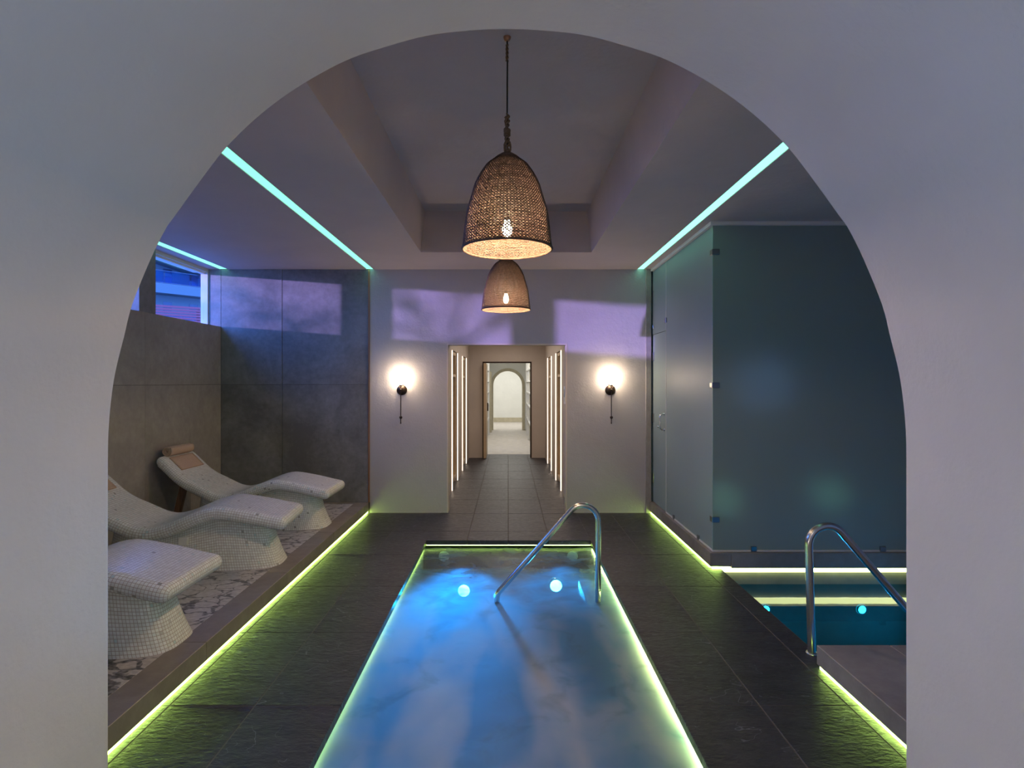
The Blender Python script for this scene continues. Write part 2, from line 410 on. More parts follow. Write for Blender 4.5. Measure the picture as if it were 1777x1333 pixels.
def piece(name, lo, hi, mat, parent, bevel=0.002, jitter=0.0):
    """a tile / slab / panel: alike pieces share their mesh"""
    d = tuple(round(b-a, 4) for a, b in zip(lo, hi)); key = (name, d, mat.name, bevel)
    ctr = Vector([(a+b)/2 for a, b in zip(lo, hi)])
    if key not in _piece:
        h = [x/2 for x in d]
        me = MB().box((-h[0], -h[1], -h[2]), (h[0], h[1], h[2])).mesh(name, mat)
        if bevel:
            bm = bmesh.new(); bm.from_mesh(me); bmesh.ops.bevel(bm, geom=list(bm.edges), offset=bevel, segments=1, affect='EDGES'); bm.to_mesh(me); bm.free()
        _piece[key] = me
    o = bpy.data.objects.new(name, _piece[key]); C.objects.link(o); o.parent = parent
    o.location = ctr-wloc(parent)+Vector((0, 0, random.uniform(-jitter, jitter)))
    if jitter: o.rotation_euler = (random.uniform(-1, 1)*jitter, random.uniform(-1, 1)*jitter, 0)
    WL[o.name] = ctr; return o

# ------------------------------------------------------------------ main dimensions
YB = 7.14      # back wall
ZC = 3.015     # ceiling
YA = 1.80      # room face of the arch wall
YN = 0.55      # lobby face of the arch wall
XL = -3.56     # left wall
XR = 3.55      # right wall
ZP = 0.13      # platforms
PX0, PX1, PY1 = -0.838, 0.840, 5.89      # spa opening
QX0, QY0, QY1 = 1.845, 3.27, 4.99        # plunge pool opening
ZW = -0.078; ZQ = -0.156                  # water levels

# ------------------------------------------------------------------ floor and its slate tiles
fb = MB(); TB = -0.046
fb.box((-1.95, YA-1.3, -0.30), (PX0-0.04, YB, -0.0018))                  # left of the spa
fb.box((PX0-0.04, PY1+0.03, -0.30), (PX1+0.04, YB, -0.0018))              # beyond the spa
fb.box((PX0-0.04, YN, -0.30), (PX1+0.04, 1.86, TB))
fb.box((PX1+0.04, YN, -0.30), (QX0-0.0, YB, -0.0018))
fb.box((-2.2, YB, -0.30), (2.2, 12.93, -0.0018))
fb.box((-3.0, -4.2, -0.30), (3.0, YN, -0.002))
floor = struct(fb.build('floor', M['grout']))
cols = [-1.80, -1.695, -1.268, PX0, -0.42, 0.0, 0.42, PX1, 1.257, 1.70, QX0]
rows = [YN+0.5, 1.205, 2.045, 2.885, 3.725, 4.567, 5.41, 6.25, 7.09, 7.93, 8.77, 9.61, 10.45, 11.29, 12.13, 12.93]
G = 0.0022
for i in range(len(cols)-1):
    for j in range(len(rows)-1):
        x0, x1, y0, y1 = cols[i], cols[i+1], rows[j], rows[j+1]
        xc, yc = (x0+x1)/2, (y0+y1)/2
        if y1 <= 1.7: continue
        if PX0-.01 < xc < PX1+.01:
            if y1 <= PY1: continue
            if y0 < PY1: y0 = PY1
        elif yc > YB: continue
        if i in (0, 9) and False: continue
        bev = 0.0025
        piece('slate_tile', (x0+(G if x0 != PX0 and x0 != PX1 else 0), y0+G, TB), (x1-(G if x1 != PX0 and x1 != PX1 else 0), y1-G, 0.0), M['slate'], floor, bev, 0.0006)

# ------------------------------------------------------------------ spa basin
sb = MB(); D = -1.05; t = 0.06; bx0, bx1, by0, by1 = PX0-0.035, PX1+0.035, 1.86, PY1+0.03
sb.box((bx0-t, by0-t, D-t), (bx1+t, by1+t, D))
def uvbox(mb, a, b, c, d, u, v):     # quad with UV in metres
    mb.add([a, b, c, d], [(0, 1, 2, 3)], uvs=[[(0, 0), (u, 0), (u, v), (0, v)]])
sb = MB()
h_ = -TB and (TB-D)
uvbox(sb, (bx0, by1, D), (bx1, by1, D), (bx1, by1, TB), (bx0, by1, TB), bx1-bx0, h_)
uvbox(sb, (bx0, by0, D), (bx0, by1, D), (bx0, by1, TB), (bx0, by0, TB), by1-by0, h_)
uvbox(sb, (bx1, by1, D), (bx1, by0, D), (bx1, by0, TB), (bx1, by1, TB), by1-by0, h_)
uvbox(sb, (bx1, by0, D), (bx0, by0, D), (bx0, by0, TB), (bx1, by0, TB), bx1-bx0, h_)
uvbox(sb, (bx0, by0, D), (bx1, by0, D), (bx1, by1, D), (bx0, by1, D), bx1-bx0, by1-by0)
basin = struct(sb.build('spa_pool', M['pool_mosaic']))
sol = basin.modifiers.new('wall', 'SOLIDIFY'); sol.thickness = 0.004; sol.offset = -1
# entry steps by the handrail, with pale nosings
for k, (x0, x1, zt) in enumerate(((0.645, bx1, -0.20), (0.375, 0.645, -0.33), (0.10, 0.375, -0.60))):
    st = bx('step', (x0, 4.66, D), (x1, 5.30, zt), M['bench'], basin, 0.006)
    bx('nosing', (x0+0.004, 4.68, zt), (x0+0.04, 5.28, zt+0.004), M['whitemetal'], st, label='pale nosing strip')
for sx, sl in ((-0.66, 0), (0.66, 0)):
    MB().lathe([(0.0, -0.012), (0.02, -0.016), (0.048, -0.010), (0.055, 0.0), (0.055, 0.002)], 24, (sx, by1-0.004, -0.17), 'y').build('jet_nozzle', M['whitemetal'], basin)
def pool_lamp(name, c, parent, r=0.06):
    b_ = MB().lathe([(r*1.35, 0.0), (r*1.35, -0.012), (r*1.12, -0.018), (r, -0.012)], 28, c, 'y').build('pool_light', M['chrome'], parent)
    MB().lathe([(0.0, -0.014), (r, -0.012)], 28, c, 'y').build('lens', M['led_blue'], b_)
for (x, z) in ((-0.455, -0.52), (0.49, -0.47)): pool_lamp('pool_light', (x, by1-0.002, z), basin, 0.06)
for (x, z, e, d, an) in ((-0.455, -0.50, 900, (0.06, -1.45, 0.42), 42), (-0.44, -0.50, 700, (-0.22, -2.7, 0.42), 34), (0.49, -0.45, 260, (-0.05, -1.25, 0.37), 40), (0.46, -0.45, 200, (-0.75, -2.0, 0.37), 34)):
    l1 = lamp('spa_blue', 'SPOT', (x, by1-0.06, z), e*0.42, (0.02, 0.45, 1.0), angle=math.radians(an), blend=1.0, radius=0.05); aim(l1, d)
# strips under the slate lip
bx('lip_light', (PX1+0.012, 1.9, TB-0.006), (PX1+0.030, PY1, TB-0.001), M['led_green_spa'], basin, label='bright yellow-green strip under the right lip')
bx('lip_light', (PX0-0.030, 1.9, TB-0.006), (PX0-0.014, PY1, TB-0.001), M['led_green_dim'], basin, label='dimmer green strip under the left lip')
bx('lip_light', (PX0, PY1+0.004, TB-0.007), (PX1, PY1+0.012, TB-0.001), M['led_green_dim'], basin, label='green strip under the far lip')
wb = MB(); nx, ny = 24, 60
vs = [(bx0+(bx1-bx0)*i/nx, by0+(by1-by0)*j/ny, ZW+0.004*mnoise.noise(Vector((i*0.6, j*0.5, 0)))) for j in range(ny+1) for i in range(nx+1)]
wb.add(vs, [(j*(nx+1)+i, j*(nx+1)+i+1, (j+1)*(nx+1)+i+1, (j+1)*(nx+1)+i) for j in range(ny) for i in range(nx)], True)
o = wb.build('spa_water', M['water_spa']); o['kind'] = 'structure'

# ------------------------------------------------------------------ plunge pool on the right
qb = MB(); DQ = -1.25; qx1 = XR-0.02
qy0, qy1 = QY0-0.3, 5.06
for a in (((QX0, qy1, DQ), (qx1, qy1, DQ), (qx1, qy1, -0.045), (QX0, qy1, -0.045)),
          ((QX0, qy0, DQ), (QX0, qy1, DQ), (QX0, qy1, TB), (QX0, qy0, TB)),
          ((qx1, qy1, DQ), (qx1, qy0, DQ), (qx1, qy0, 0.0), (qx1, qy1, 0.0)),
          ((qx1, qy0, DQ), (QX0, qy0, DQ), (QX0, qy0, 0.0), (qx1, qy0, 0.0)),
          ((QX0, qy0, DQ), (qx1, qy0, DQ), (qx1, qy1, DQ), (QX0, qy1, DQ))): qb.quad(*a)
plunge = struct(qb.build('plunge_pool', M['pool_wall']))
sol = plunge.modifiers.new('wall', 'SOLIDIFY'); sol.thickness = 0.004; sol.offset = -1
bx('ledge', (QX0, qy1-0.45, DQ), (qx1, qy1, -0.75), M['pool_wall'], plunge)
for x in (2.255, 3.10): pool_lamp('pool_light', (x, qy1-0.002, -0.375), plunge, 0.032)
for x in (2.255, 3.10):
    l3 = lamp('plunge_blue', 'SPOT', (x, qy1-0.05, -0.37), 120, (0.02, 0.40, 1.0), angle=math.radians(120), blend=0.8, radius=0.03); aim(l3, (0.35, -1, -0.25))
bx('wall_light', (QX0-0.03, qy1-0.03, -0.040), (qx1, qy1-0.001, 0.004), M['led_pale'], plunge, label='pale yellow strip under the kerb')
o = MB().quad((QX0, qy0, ZQ), (qx1, qy0, ZQ), (qx1, qy1, ZQ), (QX0, qy1, ZQ)).build('plunge_water', M['water_still']); o['kind'] = 'structure'

# ------------------------------------------------------------------ left platform: kerb stones, marble slabs, strip light
plat = struct(bx('left_platform', (-3.56, YA, -0.05), (-1.79, YB, ZP-0.022), M['grout']))
ys = [YA, 2.10, 3.30, 4.50, 5.70, 6.90, YB]
for a, b in zip(ys, ys[1:]):
    piece('kerb_stone', (-1.895, a+.0008, 0.022), (-1.728, b-.0008, ZP), M['kerb'], plat, 0.003)
piece('kerb_stone', (XL, YB-0.085, ZP-0.02), (-1.896, YB, ZP), M['kerb'], plat, 0.002)
ys = [YA, 2.42, 3.32, 4.22, 5.12, 6.02, YB-0.086]; xs = [XL, -3.02, -2.46, -1.896]
for a, b in zip(ys, ys[1:]):
    for c, d in zip(xs, xs[1:]):
        piece('marble_slab', (c+.0006, a+.0006, ZP-0.02), (d-.0006, b-.0006, ZP-0.002), M['marble'], plat, 0.001)
bx('strip_light', (-1.752, YA, 0.001), (-1.738, YB-0.002, 0.021), M['led_green'], plat, label='yellow-green strip glowing under the kerb')

# ------------------------------------------------------------------ right kerb below the glass and right platform
kr = struct(bx('glass_kerb', (1.80, 5.075, -0.05), (1.93, YB, 0.10), M['grout']))
for a, b in zip([4.985, 5.90, 6.55, YB], [5.90, 6.55, YB]):
    piece('kerb_stone', (1.748, a+.0008, 0.022), (1.93, b-.0008, 0.14), M['kerb'], kr, 0.003)
for a, b in zip([1.932, 2.65, XR], [2.65, XR]):
    piece('kerb_stone', (a, 4.985, 0.008), (b-.001, 5.13, 0.14), M['kerb'], kr, 0.003)
bx('strip_light', (1.765, 4.992, 0.001), (QX0+.002, 5.000, 0.020), M['led_green'], kr, label='yellow-green strip glowing under the kerb')
bx('strip_light', (1.758, 5.03, 0.001), (1.773, YB-0.002, 0.021), M['led_green'], kr, label='yellow-green strip glowing under the kerb')
pr = struct(bx('right_platform', (1.80, YA, -0.05), (XR, 3.262, 0.10), M['grout']))
piece('platform_slab', (1.747, 2.25, 0.022), (2.158, 3.265, ZP), M['bench'], pr, 0.003)
piece('platform_slab', (1.747, YA, 0.022), (2.158, 2.248, ZP), M['bench'], pr, 0.003)
for a, b in ((2.16, 2.86), (2.862, XR)):
    piece('platform_slab', (a, 2.25, -0.04), (b, 3.265, ZP), M['bench'], pr, 0.003)
    piece('platform_slab', (a, YA, 0.020), (b, 2.248, ZP), M['bench'], pr, 0.003)
bx('strip_light', (1.757, YA, 0.001), (1.773, 3.25, 0.021), M['led_green'], pr, label='yellow-green strip glowing under the platform')

# ------------------------------------------------------------------ arch wall between lobby and pool hall
half = [(0,55),(80,59),(140,67),(200,83),(266,104.5),(322,132),(380,168),(434,210),(482,257),(518,302),(573,378),(588,399),(614,451),(646,530),(660,585),(675,646),(683,700),(687,750),(688,800)]
def prof():
    pts = []
    for dx, py in half: pts.append((dx*YA/F, 1.62+(663-py)*YA/F))
    # resample smoothly (Catmull-Rom)
    out = []
    P = [(-pts[1][0], pts[1][1])]+pts+[(pts[-1][0], pts[-1][1]-0.2)]
    for i in range(1, len(P)-2):
        for k in range(4):
            t = k/4; q = []
            for d in (0, 1):
                p0, p1, p2, p3 = P[i-1][d], P[i][d], P[i+1][d], P[i+2][d]
                q.append(0.5*((2*p1)+(-p0+p2)*t+(2*p0-5*p1+4*p2-p3)*t*t+(-p0+3*p1-3*p2+p3)*t**3))
            out.append(tuple(q))
    out.append(pts[-1]); out.append((pts[-1][0], 0.6)); out.append((pts[-1][0], -0.05))
    return out
hp = prof(); xc = (880-882)*YA/F
ring = [(xc+x, z) for x, z in reversed(hp)]+[(xc-x, z) for x, z in hp[1:]]
aw = MB(); n = len(ring); cx0, cz0 = xc, 1.3
def off(p, d):
    v = Vector((p[0]-cx0, (p[1]-cz0) if p[1] > cz0 else 0)); v.normalize(); return (p[0]+v.x*d, p[1]+v.y*d)
sects = [(YN, 0.0)]+[(YN+(YA-YN-0.02)*k/4, 0.0) for k in range(1, 5)]+[(YA-0.012, 0.0015), (YA-0.004, 0.006), (YA, 0.014)]
vs = []
for (y, d) in sects:
    for p in ring:
        q = off(p, d); vs.append((q[0], y, q[1]))
fs = [(s_*n+i, s_*n+i+1, (s_+1)*n+i+1, (s_+1)*n+i) for s_ in range(len(sects)-1) for i in range(n-1)]
aw.add(vs, fs, True)
for (y, d) in ((YA, 0.014), (YN, 0.0)):          # faces of the wall above the opening
    for i in range(n-1):
        a, b = off(ring[i], d), off(ring[i+1], d)
        if abs(a[0]-b[0]) < 1e-6: continue
        aw.quad((a[0], y, a[1]), (b[0], y, b[1]), (b[0], y, 3.5), (a[0], y, 3.5))
xr_, xl_ = off(ring[0], 0.014)[0], off(ring[-1], 0.014)[0]
for (x0, x1) in ((-3.9, xl_), (xr_, XR+0.1)):
    aw.quad((x0, YA, -0.05), (x1, YA, -0.05), (x1, YA, 3.5), (x0, YA, 3.5))
    aw.quad((x0, YN, -0.05), (x1, YN, -0.05), (x1, YN, 3.5), (x0, YN, 3.5))
struct(aw.build('wall_arch', M['arch']))
# lobby behind the camera
lb = MB()
lb.box((-3.1, -4.3, -0.02), (-3.0, YN, 3.0)); lb.box((3.0, -4.3, -0.02), (3.1, YN, 3.0)); lb.box((-3.0, -4.3, -0.02), (3.0, -4.2, 3.0))
struct(lb.build('wall_lobby', M['arch']))
struct(bx('ceiling_lobby', (-3.1, -4.3, 3.0), (3.1, YN, 3.1), M['arch']))

# ------------------------------------------------------------------ back wall with doorway
dx0, dx1, dz = -0.748, 0.716, 2.083
bw = MB(); T = 0.16
bw.box((-1.715, YB, -0.045), (dx0, YB+T, ZC+0.6)); bw.box((dx1, YB, -0.045), (1.70, YB+T, ZC+0.6)); bw.box((dx0, YB, dz), (dx1, YB+T, ZC+0.6))
back = struct(bw.build('wall_back', M['white']))
bt = MB(); e = 0.012
bt.box((dx0-e, YB-0.004, 0.0), (dx0+0.004, YB+T+.004, dz-0.004)); bt.box((dx1-0.004, YB-0.004, 0.0), (dx1+e, YB+T+.004, dz-0.004)); bt.box((dx0-e, YB-0.004, dz-0.004), (dx1+e, YB+T+.004, dz+e))
bt.build('corner_bead', M['corridor'], back, label='thin cream bead around the doorway')
# dark stone part of the back wall behind the loungers
bd = struct(bx('wall_back_stone', (-3.82, YB+0.014, -0.05), (-1.715, YB+0.3, ZC+0.5), M['grout']))
for (c, d) in ((-3.56, -2.802), (-2.798, -1.735)):
    for (a, b) in ((ZP, 1.588), (1.591, ZC)):
        piece('stone_panel', (c+.001, YB, a), (d-.001, YB+0.014, b), M['dark_panel'], bd, 0.0015)
piece('stone_panel', (-3.72, YB, 2.30), (-3.562, YB+0.014, ZC), M['dark_panel'], bd, 0.0015)
bx('edge_trim', (-1.735, YB-0.008, ZP), (-1.715, YB+0.014, ZC), M['copper'], bd, label='thin metal corner trim')
# right return beside the glass
struct(bx('trim_1', (1.70, YB-0.03, 0.0), (1.765, YB+0.2, ZC), M['warm_panel'], None, 0.002))
struct(bx('wall_right', (XR, YA, -0.4), (XR+0.15, YB+0.3, ZC+0.4), M['bench']))
struct(bx('wall_steam_room', (1.765, YB+0.06, -0.1), (XR, YB+0.2, ZC+0.3), M['dark_panel']))

# ------------------------------------------------------------------ left wall, sill, posts and windows
ZL = 2.305; ZH = 2.975; XWIN = -3.76
lw = MB()
lw.box((-4.0, YA-0.1, -0.4), (XL-0.014, YB+0.02, ZL-0.012))
left = struct(lw.build('wall_left', M['grout']))
ys = [YA, 2.44, 3.24, 4.05, 4.85, 5.65, 6.456, YB]
for a, b in zip(ys, ys[1:]):
    for (c, d) in ((ZP, 1.588), (1.591, ZL)):
        piece('stone_panel', (XL-0.014, a+.001, c), (XL, b-.001, d-(.0 if d == ZL else .001)), M['warm_panel'], left, 0.0015)
    piece('sill_slab', (-3.82, a+.001, ZL-0.012), (XL-0.0145, b-.001, ZL), M['warm_panel'], left, 0.0015)
wins = ((5.82, YB), (4.26, 5.56), (2.85, 4.06))
posts = ((5.56, 5.82), (4.06, 4.26), (YA, 2.85))
for a, b in posts: bx('post', (XWIN-0.1, a, ZL), (XL, b, ZC+0.1), M['dark_panel'], left, 0.002)
bx('lintel', (-3.9, YA, ZH), (-3.715, YB, ZC+0.12), M['frame'], left)
bx('upper_back', (-4.05, YA, ZC+0.1), (-3.7, YB+.2, ZC+0.7), M['ceiling'], left)
for i, (a, b) in enumerate(wins, 1):
    f = 0.025; wm = MB(); X0, X1 = XWIN-0.04, -3.715
    wm.box((X0, a, ZL), (X1, a+f, ZH)); wm.box((X0, b-0.02, ZL), (X1, b, ZH)); wm.box((X0, a+f, ZH-0.02), (XWIN+0.01, b-0.02, ZH)); wm.box((X0, a+f, ZL), (XWIN+0.01, b-0.02, ZL+0.02))
    wf = struct(wm.build('window_%d' % i, M['whitemetal']))
    bx('pane', (XWIN-0.014, a+f, ZL+0.02), (XWIN-0.008, b-0.02, ZH-0.02), M['glass'], wf)

# ------------------------------------------------------------------ ceiling with slots and coffer
cx_l, cx_r, cy_f = -0.94, 0.895, 6.19; cy_n = 2.2; zt = 3.452; sl = 0.045
slots = ((-3.57, -3.47), (-1.752, -1.668), (1.598, 1.678))
def ceil_box(mb, x0, x1, y0=YA, y1=YB+0.2): mb.box((x0, y0, ZC), (x1, y1, ZC+0.10))
cb = MB()
ceil_box(cb, -3.75, slots[0][0]); ceil_box(cb, slots[0][1], slots[1][0]); ceil_box(cb, slots[1][1], cx_l)
ceil_box(cb, cx_r, slots[2][0]); ceil_box(cb, slots[2][1], XR+0.1)
ceil_box(cb, cx_l, cx_r, cy_f+0.004, YB+0.2); ceil_box(cb, cx_l, cx_r, YA, cy_n)
# coffer sides and top
a = [(cx_l, cy_n, ZC), (cx_r, cy_n, ZC), (cx_r, cy_f, ZC), (cx_l, cy_f, ZC)]
b = [(cx_l+sl, cy_n+sl, zt), (cx_r-sl, cy_n+sl, zt), (cx_r-sl, cy_f, zt), (cx_l+sl, cy_f, zt)]
for i in range(4):
    j = (i+1) % 4; cb.quad(a[i], a[j], b[j], b[i])
cb.quad(*b)
# closed lid above
cb.box((-4.1, YA-0.1, 3.62), (XR+0.2, YB+0.3, 3.70))
ceil = struct(cb.build('ceiling', M['ceiling']))
for (x0, x1), lab in zip(slots, ('aqua light slot along the window wall', 'aqua light slot above the left kerb', 'aqua light slot beside the glass')):
    s_ = bx('light_slot', (x0-0.01, YA, ZC+0.10), (x1+0.01, YB-0.0, ZC+0.12), M['whitemetal'], ceil)
    bx('diffuser', (x0+.001, YA, ZC+0.005), (x1-.001, YB-0.001, ZC+0.012), M['led_teal_bright'] if x0 > 0 else M['led_teal'], s_, label=lab)

# ------------------------------------------------------------------ frosted glass enclosure
gx, gy, gz0, gz1 = 1.787, 5.03, 0.142, ZC-0.03; yd = 6.52; gt = 0.010
ge = root('glass_enclosure', (gx, gy, 0.14), 'frosted glass steam room enclosure standing on the kerb beside the plunge pool', 'glass enclosure')
bx('glass_panel', (gx, gy+gt, gz0+0.012), (gx+gt, yd-0.003, gz1), M['frost'], ge, 0.001)
bx('glass_panel', (gx, yd+0.003, 2.205), (gx+gt, YB-0.01, gz1), M['frost'], ge, 0.001)
bx('glass_panel', (gx, gy, gz0+0.012), (XR-0.001, gy+gt, gz1), M['frost'], ge, 0.001)
dr = bx('door', (gx, yd+0.003, gz0+0.008), (gx+gt, YB-0.035, 2.199), M['frost'], ge, 0.001)
MB().box((gx-0.004, gy-0.004, gz0), (gx, gy, gz1)).build('corner_seal', M['glass_edge'], ge)
MB().box((gx-0.003, yd-0.003, gz0+.012), (gx+gt, yd+0.003, gz1)).build('door_seal', M['whitemetal'], ge)
tr_ = MB(); tr_.box((gx-0.03, gy-0.03, gz1), (gx+0.03, YB-0.03, ZC)); tr_.box((gx+0.03, gy-0.03, gz1), (XR-0.001, gy+0.03, ZC))
tr_.build('head_rail', M['whitemetal'], ge)
br_ = MB(); br_.box((gx-0.006, gy-0.006, gz0-0.002), (gx+gt+0.006, yd, gz0+0.012)); br_.box((gx+gt+0.006, gy-0.006, gz0-0.002), (XR-0.001, gy+gt+0.006, gz0+0.012))
br_.build('bottom_channel', M['whitemetal'], ge)
hd = MB(); yh = yd+0.07
pts = [(gx, yh, 1.33)]+[(gx-0.055*math.sin(a), yh, 1.30+0.03*math.cos(a)) for a in [0.25*PI, .5*PI]]+[(gx-0.055, yh, 1.17)]+[(gx-0.055*math.sin(a), yh, 1.14+0.03*math.cos(a)) for a in [.75*PI]]+[(gx, yh, 1.11)]
pts = [(gx+.002, yh, 1.255), (gx-0.03, yh, 1.252), (gx-0.047, yh, 1.238), (gx-0.052, yh, 1.215), (gx-0.052, yh, 1.115), (gx-0.047, yh, 1.09), (gx-0.03, yh, 1.076), (gx+.002, yh, 1.073)]
hd.tube(pts, 0.010, 10); hd.lathe([(0.017, 0), (0.017, -0.008), (0.0, -0.008)], 16, (gx, yh, 1.255), 'x'); hd.lathe([(0.017, 0), (0.017, -0.008), (0.0, -0.008)], 16, (gx, yh, 1.073), 'x')
hd.build('handle', M['chrome'], dr)
MB().lathe([(0.0, -0.012), (0.014, -0.012), (0.016, 0)], 16, (gx, yd+0.33, 1.09), 'x').build('lock', M['chrome'], dr)
for z in (1.93, 1.18, 0.44):
    bx('hinge', (gx-0.014, YB-0.10, z-0.055), (gx+gt+0.012, YB-0.031, z+0.055), M['chrome'], dr, 0.003)
for z in (2.72, 2.30): bx('clip', (gx-0.014, YB-0.07, z-0.022), (gx+gt+.012, YB-0.031, z+0.022), M['chrome'], ge, 0.003)
bx('clip', (gx-0.014, yd-0.03, 2.29), (gx+gt+.012, yd+0.03, 2.345), M['clip'], ge, 0.003)
for z in (2.755, 1.592, 0.42):      # corner clips: a plate on each pane
    c_ = MB(); c_.box((gx-0.012, gy-0.006, z-0.024), (gx, gy+0.05, z+0.024)); c_.box((gx-0.012, gy-0.012, z-0.024), (gx+0.055, gy, z+0.024)); c_.build('clip', M['clip'], ge, bevel=0.003)
for y in (6.20, 5.40): bx('clip', (gx-0.016, y-0.02, gz0), (gx+gt+.014, y+0.02, gz0+0.045), M['clip'], ge, 0.003)
for x in (2.14, 3.265): bx('clip', (x-0.025, gy-0.014, gz0), (x+0.025, gy+gt+.014, gz0+0.045), M['clip'], ge, 0.003)
struct(bx('floor_steam_room', (1.93, 5.13, -0.05), (XR, YB+.06, 0.05), M['bench']))
lamp('steam_room_light', 'POINT', (2.15, 5.75, 0.45), 0.5, (0.35, 1.0, 0.65), radius=0.16)
lamp('steam_room_light', 'POINT', (3.2, 5.75, 0.50), 0.5, (0.35, 1.0, 0.65), radius=0.16)
lamp('steam_room_light', 'POINT', (2.7, 6.1, 1.6), 1.5, (0.25, 0.45, 1.0), radius=0.3)

# ------------------------------------------------------------------ corridor beyond the doorway
Y2 = 12.3; cl, cr = -0.835, 0.785; zcc = 2.50
nich = ((8.53, 9.43), (10.45, 11.38))
for side, X, s in (('left', cl, -1), ('right', cr, 1)):
    m_ = MB(); depth = 0.55
    def bb(x0, x1, y0, y1, z0, z1): m_.box((min(x0, x1), y0, z0), (max(x0, x1), y1, z1))
    segs = [(YB+T, nich[0][0]), (nich[0][1], nich[1][0]), (nich[1][1], Y2)]
    for a, b in segs: bb(X, X+s*0.6, a, b, -0.04, 2.10)
    bb(X, X+s*0.6, YB+T, Y2, 2.10, zcc+.05)
    for a, b in nich: bb(X+s*depth, X+s*0.6, a, b, -0.04, 2.10)
    struct(m_.build('wall_corridor_%s' % side, M['corridor']))
    for q, (a, b) in enumerate(nich):
        lab = 'pale wood clothes niche on the %s corridor side, %s the doorway' % (side, 'nearest to' if q == 0 else 'farther from')
        r = root('wardrobe_niche', (X+s*0.3, (a+b)/2, 0.0), lab, 'wardrobe niche', 'lit wooden niches along the corridor')
        g = 0.03
        def pb(name, x0, x1, y0, y1, z0, z1, mat=M['wood'], par=None, **k): return bx(name, (min(x0, x1), y0, z0), (max(x0, x1), y1, z1), mat, par or r, 0.002, **k)
        pb('side_panel', X+s*.02, X+s*(depth-.02), a+.04, a+.04+g, 0.06, 2.09)
        pb('side_panel', X+s*.02, X+s*(depth-.02), b-.04-g, b-.04, 0.06, 2.09)
        pb('back_panel', X+s*(depth-.02), X+s*(depth-.002), a+.04, b-.04, 0.06, 2.09)
        pb('base', X+s*.02, X+s*(depth-.02), a+.04+g, b-.04-g, 0.06, 0.12)
        pb('top', X+s*.02, X+s*(depth-.02), a+.04+g, b-.04-g, 2.04, 2.09)
        pb('shelf', X+s*.02, X+s*(depth-.02), a+.04+g, b-.04-g, 1.70, 1.74)
        pb('edge_light', X-s*.012, X-s*.001, a-.020, a+.002, 0.01, 2.09, M['led_white'])
        pb('edge_light', X-s*.012, X-s*.001, b-.002, b+.020, 0.01, 2.09, M['led_white'])
struct(bx('ceiling_corridor', (-1.5, YB+T, zcc), (1.5, Y2, zcc+0.1), M['corridor']))
lamp('corridor_light', 'AREA', (0.0, 10.0, zcc-0.02), 10, (1.0, 0.86, 0.74), size=0.5, size_y=3.6)
# end wall with the inner door
ex0, ex1, ez = -0.55, 0.50, 2.055
m_ = MB(); m_.box((-1.5, Y2, -0.04), (ex0, Y2+0.6, zcc+.1)); m_.box((ex1, Y2, -0.04), (1.5, Y2+0.6, zcc+.1)); m_.box((ex0, Y2, ez), (ex1, Y2+0.6, zcc+.1))
struct(m_.build('wall_corridor_end', M['corridor']))
m_ = MB(); m_.box((ex0, Y2+.02, 0), (ex0+0.03, Y2+0.14, ez)); m_.box((ex1-0.03, Y2+.02, 0), (ex1, Y2+0.14, ez)); m_.box((ex0+.03, Y2+.02, ez-0.03), (ex1-.03, Y2+0.14, ez))
dj = struct(m_.build('door_1', M['bronze']))
lf = bx('door_leaf', (ex0+0.03, Y2-0.16, 0.01), (ex0+0.085, Y2+0.60, ez-0.04), M['wood'], dj, 0.002, label='pale wooden door leaf standing open')
bx('door_handle', (ex0+0.085, Y2+.42, 0.98), (ex0+0.11, Y2+.46, 1.16), M['bronze'], lf, 0.003)
# bright rooms beyond: pale floor, shelf room, arch room
YR = 23.3; ya_ = 19.4
struct(bx('floor_beyond', (-3, 12.93, -0.3), (3, YR+0.2, -0.002), M['carpet']))
m_ = MB(); m_.box((-0.80, Y2+0.6, 0), (-0.64, ya_, 2.7)); m_.box((0.605, Y2+0.6, 0), (0.76, ya_, 2.7))
struct(m_.build('wall_beyond_side', M['bright']))
struct(bx('ceiling_beyond', (-3, Y2+0.6, 2.7), (3, YR+0.2, 2.8), M['bright']))
# arch with sandstone trim
m_ = MB(); ax0, ax1, azs = -0.515, 0.475, 1.50; axc = (ax0+ax1)/2; ar = (ax1-ax0)/2; tw = 0.085
arc = [(axc+ar*math.cos(PI*k/24), azs+ar*math.sin(PI*k/24)) for k in range(25)]
for y in (ya_, ya_+0.35):
    for a, b in zip(arc, arc[1:]): m_.quad((a[0], y, a[1]), (b[0], y, b[1]), (b[0], y, 2.7), (a[0], y, 2.7))
m_.box((-2.9, ya_, 0), (ax0, ya_+0.35, 2.7)); m_.box((ax1, ya_, 0), (2.9, ya_+0.35, 2.7))
for a, b in zip(arc, arc[1:]): m_.quad((a[0], ya_, a[1]), (b[0], ya_, b[1]), (b[0], ya_+0.35, b[1]), (a[0], ya_+0.35, a[1]))
wa = struct(m_.build('wall_beyond_arch', M['bright']))
at = MB(); R0, R1 = ar-0.005, ar+tw
rin = [(ax0+.005, 0)]+[(axc-R0*math.cos(PI*k/24), azs+R0*math.sin(PI*k/24)) for k in range(25)]+[(ax1-.005, 0)]
rout = [(ax0-tw, 0)]+[(axc-R1*math.cos(PI*k/24), azs+R1*math.sin(PI*k/24)) for k in range(25)]+[(ax1+tw, 0)]
